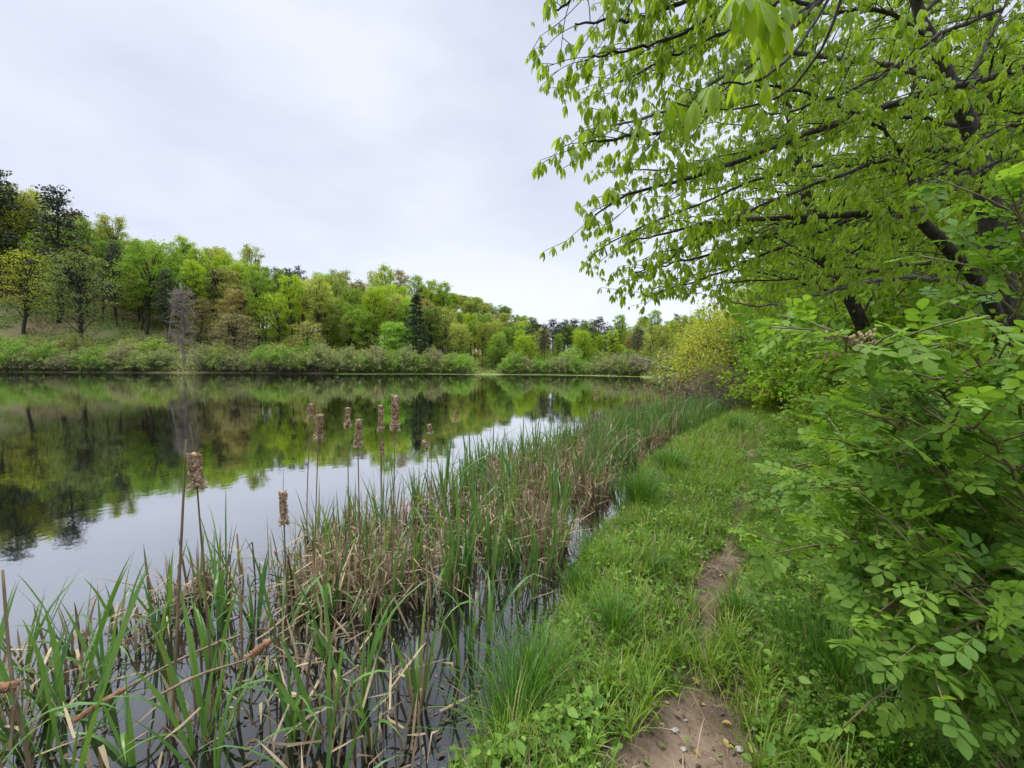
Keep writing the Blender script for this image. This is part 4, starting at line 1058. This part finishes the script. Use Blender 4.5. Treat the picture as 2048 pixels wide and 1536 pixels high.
# grit and crumbs on the bare dirt
B = land_pts(60000, -.2, 5, .9, 6, lambda x, y, d: (dirtf(x, y) > .3)); n = len(B); v = np.array([(-.5, -.4, 0), (.5, -.3, 0), (.4, .5, 0), (-.4, .4, 0), (0, 0, .55)]); tt_ = np.array([(0, 1, 4), (1, 2, 4), (2, 3, 4), (3, 0, 4)])
o_ = MB(); a_ = rg.uniform(0, 6.28, n); o_.add(*scatter(v, None, tt_, frames(np.stack([np.cos(a_), np.sin(a_), np.zeros(n)], -1), np.tile([0, 0, 1.0], (n, 1)), rg.uniform(.002, .009, n) * rg.uniform(.5, 1.3, n)), B + (0, 0, .004), rg.random(n))); print('grit', n)
o = o_.build('grit', M_litter); tag(o, 'brown grit and crumbs on the bare dirt', 'grit', None, 'stuff')
# dry litter on the soil
kl = lambda x, y, d: (d > .05) & ((dirtf(x, y) < .3) | (rg.random(len(x)) < .12))
B = land_pts(22000, -.3, 7, .9, 8, kl); n = len(B); v, q, t_ = leaflet(3, .3, .15, .2)
o_ = MB(); o_.add(*scatter(v, q, t_, frames(unit(rg.normal(size=(n, 3)) * (1, 1, .15)), unit(rg.normal(size=(n, 3)) * .25 + (0, 0, 1)), rg.uniform(.012, .045, n)), B + (0, 0, .012), rg.random(n)))
sx = MB()
o = o_.build('leaf_litter', M_litter); tag(o, 'dry brown leaf litter scattered over the bare soil', 'leaf litter', None, 'stuff')
# separate fallen leaves and a few stones on the near dirt
for i, (px, py) in enumerate([(1340, 1408), (1362, 1370), (1398, 1372), (1412, 1412), (1328, 1447), (1465, 1452), (1448, 1478), (1315, 1410), (1492, 1495), (1385, 1500), (1550, 1345), (1432, 1210), (1445, 1150), (1470, 1500)]):
    p = P(px, py, 1.0); d = p - EYE
    for s in np.linspace(1, 6, 400):
        q = EYE + d * s
        if q[2] < gz(q[0], q[1]) + .012: break
    v, qd, t_ = leaflet(5, .32, .2, .25); L = rg.uniform(.022, .042)
    o_ = MB(); o_.add(v * L, qd, t_, rg.random()); o = o_.build('fallen_leaf', M_yellowleaf); o.location = tuple(q + (0, 0, .004)); o.rotation_euler = (rg.normal() * .2, rg.normal() * .2, rg.uniform(0, 6.28))
    tag(o, 'small curled yellow-tan dead leaf lying on the bare dirt of the path', 'leaf', 'yellow fallen leaves on the dirt')
M_stone = noise_mat('pale_stone', [(.3, .27, .23), (.5, .47, .42)], 20, 4, .8, .4)
for i, (px, py) in enumerate([(1372, 1442), (1488, 1212), (1350, 1462), (1480, 1500), (1368, 1500)]):
    p = P(px, py, 1.0); d = p - EYE
    for s in np.linspace(1, 6, 400):
        q = EYE + d * s
        if q[2] < gz(q[0], q[1]) + .01: break
    th, ph = np.meshgrid(np.linspace(.05, 3.09, 7), np.arange(9) * 2 * math.pi / 9, indexing='ij'); r_ = rg.uniform(.006, .013) * (1 + .25 * rg.normal(size=th.shape) * .6)
    V = np.stack([r_ * np.sin(th) * np.cos(ph) * 1.4, r_ * np.sin(th) * np.sin(ph), r_ * np.cos(th) * .6], -1).reshape(-1, 3)
    o_ = MB(); o_.add(V, [(a_ * 9 + b_, a_ * 9 + (b_ + 1) % 9, a_ * 9 + 9 + (b_ + 1) % 9, a_ * 9 + 9 + b_) for a_ in range(6) for b_ in range(9)])
    o = o_.build('pebble', M_stone, None, True); o.location = tuple(q + (0, 0, .004)); tag(o, 'small pale pebble lying on the bare dirt of the path', 'pebble', 'pale pebbles on the dirt')
# grass tussocks one can pick out
def tussock(px, D_, n, hh, rr, wd, lean, label, mat=M_tussock, z=None):
    x, y = at_px(px, D_); zz = gz(x, y) if z is None else z
    rt = np.abs(rg.normal(size=n)) * rr * .5; a_ = rg.uniform(0, 6.28, n)
    B = np.stack([np.cos(a_) * rt, np.sin(a_) * rt, np.full(n, -.02)], -1)
    o_ = MB(); o_.add(*blades(B, a_ + rg.normal(size=n) * .5, hh * rg.uniform(.5, 1.15, n), rg.uniform(.6, 1.3, n) * wd, np.abs(rg.normal(size=n)) * lean + rt / rr * .15, rg.uniform(.2, 1.4, n), seg=5, sag=1.8))
    nb = n // 12; a2 = rg.uniform(0, 6.28, nb); B2 = np.stack([np.cos(a2) * rr * .4, np.sin(a2) * rr * .4, np.full(nb, 0)], -1)
    o = o_.build('grass_tussock', mat); o.location = (x, y, zz); tag(o, label, 'grass tussock')
tussock(1285, 4.35, 520, .52, .2, .005, .22, 'tall dense round grass tussock at the water edge, darkest on the bank')
tussock(1345, 5.6, 420, .42, .24, .006, .3, 'bright rounded grass tussock just beyond the tall dark one')
tussock(1300, 5.0, 260, .35, .22, .006, .35, 'spreading grass tussock between the two rounded ones')
tussock(1080, 1.95, 420, .42, .17, .0045, .28, 'fine-bladed grass tussock at the bottom centre on the water edge')
tussock(1030, 1.7, 380, .42, .16, .0045, .3, 'fine grass tussock at the very bottom beside the dark water')
tussock(1190, 3.5, 240, .3, .18, .005, .3, 'light green grass clump on the bank corner below the marsh inlet')
tussock(1165, 2.9, 260, .28, .2, .005, .3, 'low bright grass clump on the inner edge of the bank')
tussock(1710, 1.75, 420, .42, .16, .0045, .25, 'long dark green grass tuft in front of the rose shrub')
tussock(1640, 1.95, 240, .36, .14, .0045, .25, 'upright grass tuft left of the long dark green one')
tussock(1820, 1.45, 340, .36, .18, .0045, .4, 'flopping long grass at the bottom right under the rose shrub')
tussock(1930, 1.35, 260, .3, .2, .0045, .5, 'flopping shaded grass in the bottom right corner')
tussock(1500, 2.35, 200, .22, .12, .005, .3, 'small upright grass tuft on the right edge of the path')
tussock(1310, 2.9, 200, .22, .14, .005, .35, 'small bright grass tuft beside the bare dirt')
tussock(1240, 2.2, 260, .26, .15, .005, .35, 'bright grass clump left of the nearest bare dirt')
tussock(1480, 9, 260, .5, .3, .008, .3, 'dark rounded tussock far up beside the path')

# ================================================================== CATTAIL MARSH
rg = np.random.default_rng(600)
protoK = []
def cattail_clump(seed, nb, h, arch=.25, wd=.019):
    r2 = np.random.default_rng(seed); n = nb
    a_ = r2.uniform(0, 6.28) + r2.choice([0, math.pi], n) + r2.normal(size=n) * .5
    B = np.stack([np.cos(a_) * .015, np.sin(a_) * .015, np.full(n, -.12)], -1)
    L = h * r2.uniform(.55, 1.12, n); ar = r2.random(n) < arch
    kt = np.where(r2.random(n) < .1, r2.uniform(.5, .8, n), 2.0)
    o_ = MB(); o_.add(*blades(B, a_, L, wd * r2.uniform(.7, 1.2, n), r2.uniform(.02, .26, n), np.where(ar, r2.uniform(1.0, 2.3, n), r2.uniform(.0, .4, n)), kt, np.full(n, 1.9), seg=10, sag=2.2, twist=r2.normal(size=n) * .8))
    return o_.build('cattail_plant', M_cattail)
for s in range(16): protoK.append(cattail_clump(700 + s, [8, 10, 11, 13, 15, 17][s % 6], [.85, 1.0, 1.1, .95][s % 4], [.1, .2, .3, .05][s % 4]))
protoN = [cattail_clump(760 + s, [6, 7, 8, 9, 10][s % 5], 1.05, [.2, .45, .3][s % 3], .027) for s in range(8)]
def put_k(x, y, s, label, grp, kk=None):
    o = protoN[rg.integers(0, 8)] if y < 2.7 else protoK[rg.integers(0, 16) if kk is None else kk]; c = o.copy(); col.objects.link(c); c.location = (float(x), float(y), 0); c.rotation_euler = (rg.normal() * .05, rg.normal() * .05, rg.uniform(0, 6.28)); c.scale = (s, s, s)
    tag(c, label, 'cattail plant', grp)
def marsh_d(x, y):
    """half-way line of the marsh band and how far a point is from it"""
    cx = np.interp(y, [1.0, 2, 3, 4, 5, 6.5, 8.5, 11, 14, 18, 24], [-1.6, -1.5, -1.0, -.45, .1, .8, 2.3, 4.2, 6.6, 9.2, 12.2])
    hw = np.interp(y, [1.0, 2, 3, 4, 5, 6.5, 8.5, 11, 14, 18, 24], [1.7, 1.5, 1.25, 1.05, 1.05, 1.15, 1.3, 1.3, 1.0, .7, .5])
    return np.abs(x - cx) / hw
cnt = 0; cells = []
for tries in range(9000):
    y = 1.35 + (rg.random() ** 1.25) * 12.0; x = rg.uniform(-4.2, 8)
    md = marsh_d(np.array([x]), np.array([y]))[0]
    if md > 1: continue
    if sdist(np.array([x]), np.array([y]))[0] > -.12: continue
    if x / y < -1.5: continue
    dmin = (.14 if y > 2.8 else .2)
    if y < 2.8 and vnoise(np.array([x * 2.1]), np.array([y * 2.1]), 3)[0] < .26: continue
    if any((x - a_) ** 2 + (y - b_) ** 2 < dmin * dmin for a_, b_ in cells): continue
    cells.append((x, y))
    if len(cells) >= 285: break
for x, y in cells:
    px, _, _ = pix(np.array([x, y, .3]))
    dw = 'nearest the camera' if y < 2.2 else ('in the near marsh' if y < 3.2 else ('in the middle marsh' if y < 4.6 else ('in the far middle marsh' if y < 6.5 else 'in the far marsh')))
    pw_ = 'left edge'
    for lim, wd in ((150, 'at the left edge'), (330, 'left of the thickest seed head'), (480, 'around the thickest seed head'), (640, 'left of the seed head cluster'), (820, 'below the seed head cluster'), (1000, 'right of the seed head cluster'), (1150, 'on the bank side'), (9999, 'level with the tall tussock')):
        if px < lim: pw_ = wd; break
    s_ = rg.uniform(.62, 1.0); hw_ = 'short' if s_ < .74 else ('tall' if s_ > .88 else 'middling')
    put_k(x, y, s_ * (1.12 if y > 3 else .85), f'{hw_} green cattail plant {dw}, {pw_}', f'{hw_} green cattail plants {dw}, {pw_}')
for px, D_, s_, kk, lab in ((1245, 4.6, .85, 3, 'single green cattail plant standing apart in open water beside the tall tussock'), (1085, 3.05, .95, 5, 'tall green cattail plant at the right front corner of the marsh'),
                        (100, 1.9, .9, 2, 'cattail plant with long arching blades at the left edge'), (395, 1.75, .85, 4, 'broad dark cattail plant left of centre in the foreground'), (640, 1.75, .75, 10, 'cattail plant with blades arching right at the bottom, left of the fine grass'),
                        (940, 2.35, .55, 6, 'short cattail plant in open water nearest the bank'), (30, 1.7, .9, 8, 'dark cattail plant cut by the left edge')):
    x, y = at_px(px, D_); put_k(x, y, s_, lab, None, kk)
for o in protoK + protoN: bpy.data.objects.remove(o)
# far reeds beyond what one can count
n = 7000; y = rg.uniform(9, 26, n); cx = np.interp(y, [9, 11, 14, 18, 24, 27], [2.7, 4.2, 6.6, 9.2, 12.2, 13.4]); hw = np.interp(y, [9, 11, 14, 18, 27], [1.35, 1.3, 1.0, .7, .4]); x = cx + rg.uniform(-1, 1, n) * hw
k = sdist(x, y) < .25; x, y = x[k], y[k]; n = len(x); B = np.stack([x, y, np.full(n, -.05)], -1)
o_ = MB(); o_.add(*blades(B, rg.uniform(0, 6.28, n), rg.uniform(.35, .85, n), rg.uniform(.010, .02, n), np.abs(rg.normal(size=n)) * .14, rg.uniform(0, .7, n), seg=4))
o = o_.build('far_reeds', M_cattail); tag(o, 'dense green reed blades of the far marsh narrowing toward the bend', 'reeds', None, 'stuff')
# dead broken blades: standing, bent and fallen
def dead(name, n, fx, L0, L1, label, w0=.008, w1=.017, seg=6):
    y = fx[0] + (rg.random(n) ** fx[2]) * (fx[1] - fx[0]); x = rg.uniform(-4.5, 9 if fx[1] < 14 else 14, n); md = marsh_d(x, y)
    nz = vnoise(x * 1.6, y * 1.6, 6)
    k = (md < 1.02) & (sdist(x, y) < -.05) & (rg.random(n) < np.clip((nz - .30) * 3.2, .03, 1)); x, y = x[k], y[k]; n = len(x)
    B = np.stack([x, y, np.full(n, -.03)], -1)
    fallen = rg.random(n) < .17
    lean = np.where(fallen, rg.uniform(1.0, 1.5, n), np.abs(rg.normal(size=n)) * .28); B[fallen, 2] = rg.uniform(.01, .3, fallen.sum()) ** 1.2
    kt = rg.uniform(.3, .9, n); kink = np.where(rg.random(n) < .6, rg.uniform(.8, 2.2, n), 0); kink[fallen] = rg.normal(size=fallen.sum()) * .25
    o_ = MB(); V, Q_, T_, a_ = blades(B, rg.uniform(0, 6.28, n), rg.uniform(L0, L1, n) * np.where(fallen, .7, 1), rg.uniform(w0, w1, n), lean, rg.uniform(-.1, .3, n), kt, kink, seg=seg)
    V[:, 2] = np.maximum(V[:, 2], -.04); o_.add(V, Q_, T_, a_)
    o = o_.build(name, M_dead); tag(o, label, 'dead reeds', None, 'stuff'); print(name, n)
dead('dead_reed_blades', 75000, (2.7, 9, 1.3), .2, .6, 'tangle of bent brown dead reed blades in the middle of the marsh')
dead('dead_reed_blades', 7000, (1.1, 2.9, 1.0), .12, .42, 'broken brown reed blades around the nearest cattails', .009, .018)
dead('dead_reed_blades', 60000, (8, 27, 1.2), .3, .95, 'pale straw reed blades of the far marsh', .008, .018, 5)
# brown scraps floating among the stems
y = rg.uniform(1.0, 5.5, 9000); x = rg.uniform(-4, 3, 9000); md = marsh_d(x, y); k = (md < 1.12) & (sdist(x, y) < -.01) & (vnoise(x * 3, y * 3, 2) + .4 * vnoise(x * 11, y * 11, 3) > .78); x, y = x[k], y[k]; n = len(x)
v, q, t_ = leaflet(3, .22, .05, .02); d = unit(rg.normal(size=(n, 3)) * (1, 1, .03)); sc_n = rg.uniform(.008, .045, n)
o_ = MB(); o_.add(*scatter(v, q, t_, frames(d, unit(rg.normal(size=(n, 3)) * .06 + (0, 0, 1)), sc_n), np.stack([x, y, rg.uniform(.002, .008, n)], -1), rg.random(n) * .8))
o = o_.build('floating_scraps', M_litter); tag(o, 'dark scraps of rotted reed floating on the near water', 'floating debris', None, 'stuff')

# ------------------------------------------------------------------ cattails with seed heads
m, t = mat_base('seed_head'); tcn = N(t, 'ShaderNodeTexCoord'); n1 = N(t, 'ShaderNodeTexNoise'); n1.inputs['Scale'].default_value = 60; n1.inputs['Detail'].default_value = 4
t.links.new(tcn.outputs['Object'], n1.inputs['Vector']); r = N(t, 'ShaderNodeValToRGB'); e = r.color_ramp.elements
e[0].position = .40; e[0].color = (.13, .065, .035, 1); e[1].position = .62; e[1].color = (.55, .43, .28, 1); x_ = e.new(.5); x_.color = (.36, .22, .13, 1)
t.links.new(n1.outputs['Fac'], r.inputs[0]); b = N(t, 'ShaderNodeBsdfPrincipled'); b.inputs['Roughness'].default_value = .95; b.inputs['Specular IOR Level'].default_value = .1
t.links.new(r.outputs[0], b.inputs['Base Color']); t.links.new(b.outputs[0], N(t, 'ShaderNodeOutputMaterial').inputs[0]); M_head = m
M_rust = noise_mat('rusty_head', [(.20, .085, .045), (.36, .19, .11)], 60, 4, .95, 0)
M_fluff = leaf_mat('seed_fluff', (.30, .21, .13), (.62, .52, .38), .3, .9, .05, tcol=(1, 1, .9))
def head_mesh(mb, fl, a0, a1, r0, rng, fluff=260):
    """lumpy half-shed seed head between two points"""
    n = 30; tt = np.linspace(0, 1, n); p = a0 + (a1 - a0) * tt[:, None] + np.outer(np.sin(tt * 3), rng.normal(size=3) * .003)
    prof = np.clip(np.minimum(tt / .07, (1 - tt) / .05), .12, 1) ** .5 * (1 + .16 * np.interp(tt, np.linspace(0, 1, 7), rng.normal(size=7)))
    V, Q_, T_ = tube(p, r0 * prof, 18); ax = unit(a1 - a0); k = 18 * n
    c = np.repeat(p, 18, axis=0); V[:k] = c + (V[:k] - c) * (1 + .10 * rng.normal(size=k))[:, None]
    mb.add(V, Q_, T_)
    m_ = fluff; u = rng.random(m_); d = unit(np.cross(ax, rdir(m_, rng))); B = a0 + (a1 - a0) * u[:, None] + d * (r0 * .85)
    dirn = unit(d + ax * rng.uniform(-.9, .3, m_)[:, None] + rng.normal(size=(m_, 3)) * .3); L = rng.uniform(.25, .75, m_) * r0 * (1 + .8 * (u < .2))
    tv = np.array([(-.22, 0, 0), (.22, 0, 0), (.16, .8, 0), (-.16, .8, 0)]); fl.add(*scatter(tv, np.array([[0, 1, 2, 3]]), None, frames(dirn, rdir(m_, rng), L), B, np.clip(rng.random(m_) * .6 + .4 * (u < .25), 0, 1)))
heads = [(388, 905, 975, 1.9, -18, 'thickest seed head, nearest, far left, pale fluffy below', 1.25), (566, 982, 1050, 2.3, -6, 'seed head low against the marsh edge, left of the cluster', 1.0), (622, 807, 838, 3.5, 4, 'small seed head at the left of the cluster of eight', 1), (640, 828, 880, 2.9, 10, 'dark-banded seed head right beside the small left one', 1.1),
         (696, 815, 855, 3.2, 2, 'seed head between the dark-banded and the pale-capped one', 1), (718, 838, 893, 2.75, 6, 'pale-capped seed head hanging lowest in the cluster', 1.1), (762, 810, 863, 2.9, 2, 'slim dark seed head left of the tallest one', .85), (764, 884, 910, 3.6, 1, 'short small seed head below the slim dark one', .8),
         (791, 790, 860, 2.5, 3, 'tallest ragged seed head of the cluster with pale torn fluff', 1.1), (858, 848, 868, 4.6, -10, 'tiny bent seed head right of the cluster', 1.1), (846, 880, 898, 4.5, -22, 'tiny tilted seed head below the bent one', 1.0), (912, 822, 842, 5.4, 6, 'lone small seed head on a thin stalk at the centre', 1),
         (1190, 780, 800, 7.4, -8, 'lone leaning seed head left of the far group', 1.2), (1193, 822, 840, 7, 0, 'seed head half hidden in the far reeds', 1.0)]
frs = [(1240, 768), (1256, 771), (1268, 769), (1290, 769), (1303, 772), (1308, 790), (1322, 776), (1328, 792), (1347, 758), (1352, 770), (1360, 742), (1362, 764), (1370, 784), (1386, 740), (1388, 766), (1398, 762), (1402, 774), (1268, 800)]
rg = np.random.default_rng(650)
def cattail(top, bot, base, rr, label, grp, tip=True, fl_n=260, headmat=None):
    root = empty('cattail', base); o0 = np.array(base, float); st = MB(); hd = MB(); fl = MB()
    p = smooth_path([base + (0, 0, -.15), base * .6 + bot * .4 + rg.normal(size=3) * .012, bot, top], 16)
    st.add(*tube(p, np.linspace(.0048, .003, 16), 6))
    if tip: e_ = top + unit(top - bot) * rg.uniform(.04, .16) + rg.normal(size=3) * .008; st.add(*tube([top - unit(top - bot) * .01, (top + e_) / 2, e_], [.0022, .0015, .0008], 4))
    head_mesh(hd, fl, bot, top, rr, rg, fl_n)
    for mb in (st, hd, fl): loc_mb(mb, o0)
    st.build('stalk', M_stalk, root, True); h_ = hd.build('seed_head', headmat or M_head, root, False); fl.build('fluff', M_fluff, h_)
    tag(root, label, 'cattail', grp); return root
for px, t_, b_, D_, ln, lab, th in heads:
    top = P(px, t_, D_); bot = P(px - ln * .35, b_, D_); base = np.array([bot[0] - .03 + rg.normal() * .03, bot[1] + rg.normal() * .04, 0.0])
    cattail(top, bot, base, .0165 * th * (1.1 if D_ < 4 else 1.25), 'brown cattail with ' + lab, None, True, 620 if D_ < 4 else 140)
for i, (px, py) in enumerate(frs):
    D_ = 10.5 + 2.5 * rg.random(); top = P(px, py, D_); bot = P(px + rg.normal() * 1.5, py + rg.uniform(11, 16), D_); base = np.array([bot[0] + rg.normal() * .05, bot[1], 0])
    w_ = 'left in the far group' if px < 1285 else ('in the middle of the far group' if px < 1340 else 'in front of the yellow bush')
    cattail(top, bot, base, .019, f'thin far cattail with a brown head {w_}', f'far cattails {w_}', True, 40)
# fallen and broken heads in the foreground
def lying(a_, b_, tail, rr, label, mat_=None, cat='cattail'):
    a_, b_ = P(*a_), P(*b_); tail = P(*tail); root = empty('fallen_cattail', b_); st = MB(); hd = MB(); fl = MB(); o0 = b_
    st.add(*tube(smooth_path([tail, (tail + b_) / 2 + (0, 0, .02), b_, a_], 12), np.linspace(.006, .004, 12), 6)); head_mesh(hd, fl, b_, a_, rr, rg, 160)
    for mb in (st, hd, fl): loc_mb(mb, o0)
    st.build('stalk', M_stalk, root, True); h_ = hd.build('seed_head', mat_ or M_head, root); fl.build('fluff', M_fluff, h_); tag(root, label, cat)
lying((143, 1445, 1.75), (255, 1375, 1.85), (480, 1270, 2.2), .0125, 'long rusty cattail fallen across the stems at the lower left', M_rust)
lying((540, 1282, 1.85), (495, 1318, 1.85), (300, 1400, 1.7), .015, 'broken cattail lying with a fluffy orange-brown head, lower left of centre', M_rust)
lying((0, 1375, 1.6), (35, 1372, 1.6), (20, 1500, 1.55), .016, 'rusty cattail head cut by the left edge near the bottom', M_rust)
lying((380, 1258, 1.95), (385, 1320, 1.95), (392, 1450, 1.9), .010, 'pale straw cattail head standing low in the left foreground', M_fluff)
# separate broken dry stalks
for px, py0, py1, D_, dx, lab in ((372, 880, 1420, 1.9, -30, 'tall dark dry stalk beside the thickest seed head'), (858, 1235, 1500, 2.0, -25, 'upright broken stalk with pale joints at the bottom centre'), (935, 1320, 1536, 2.0, -60, 'leaning tan stalk at the bottom centre'), (955, 1100, 1330, 2.8, 8, 'tan stalk standing in the open water near the bank'),
                          (480, 1170, 1380, 1.95, -8, 'rusty upright stalk in the middle of the left foreground'), (5, 1140, 1400, 1.65, 40, 'thick grey-brown stalk leaning at the left edge'), (1035, 1020, 1200, 3.2, 30, 'bent pale stalk leaning out of the right front of the marsh'), (1130, 1050, 1180, 3.5, -15, 'dry stalk at the right corner of the marsh')):
    a_ = P(px, py0, D_); b_ = P(px + dx, py1, D_); b_[2] = min(b_[2], -.02) if b_[2] < .3 else b_[2]; b_ = a_ + (b_ - a_) * (a_[2] + .05) / (a_[2] - b_[2]) if a_[2] > b_[2] else b_
    s_ = MB(); p = smooth_path([b_, (a_ + b_) / 2 + rg.normal(size=3) * .008, a_], 12); s_.add(*tube(p - b_, np.linspace(.008, .0045, 12), 7)); o = s_.build('dry_stalk', M_stalk, None, True); o.location = tuple(b_); tag(o, lab, 'dry stalk')
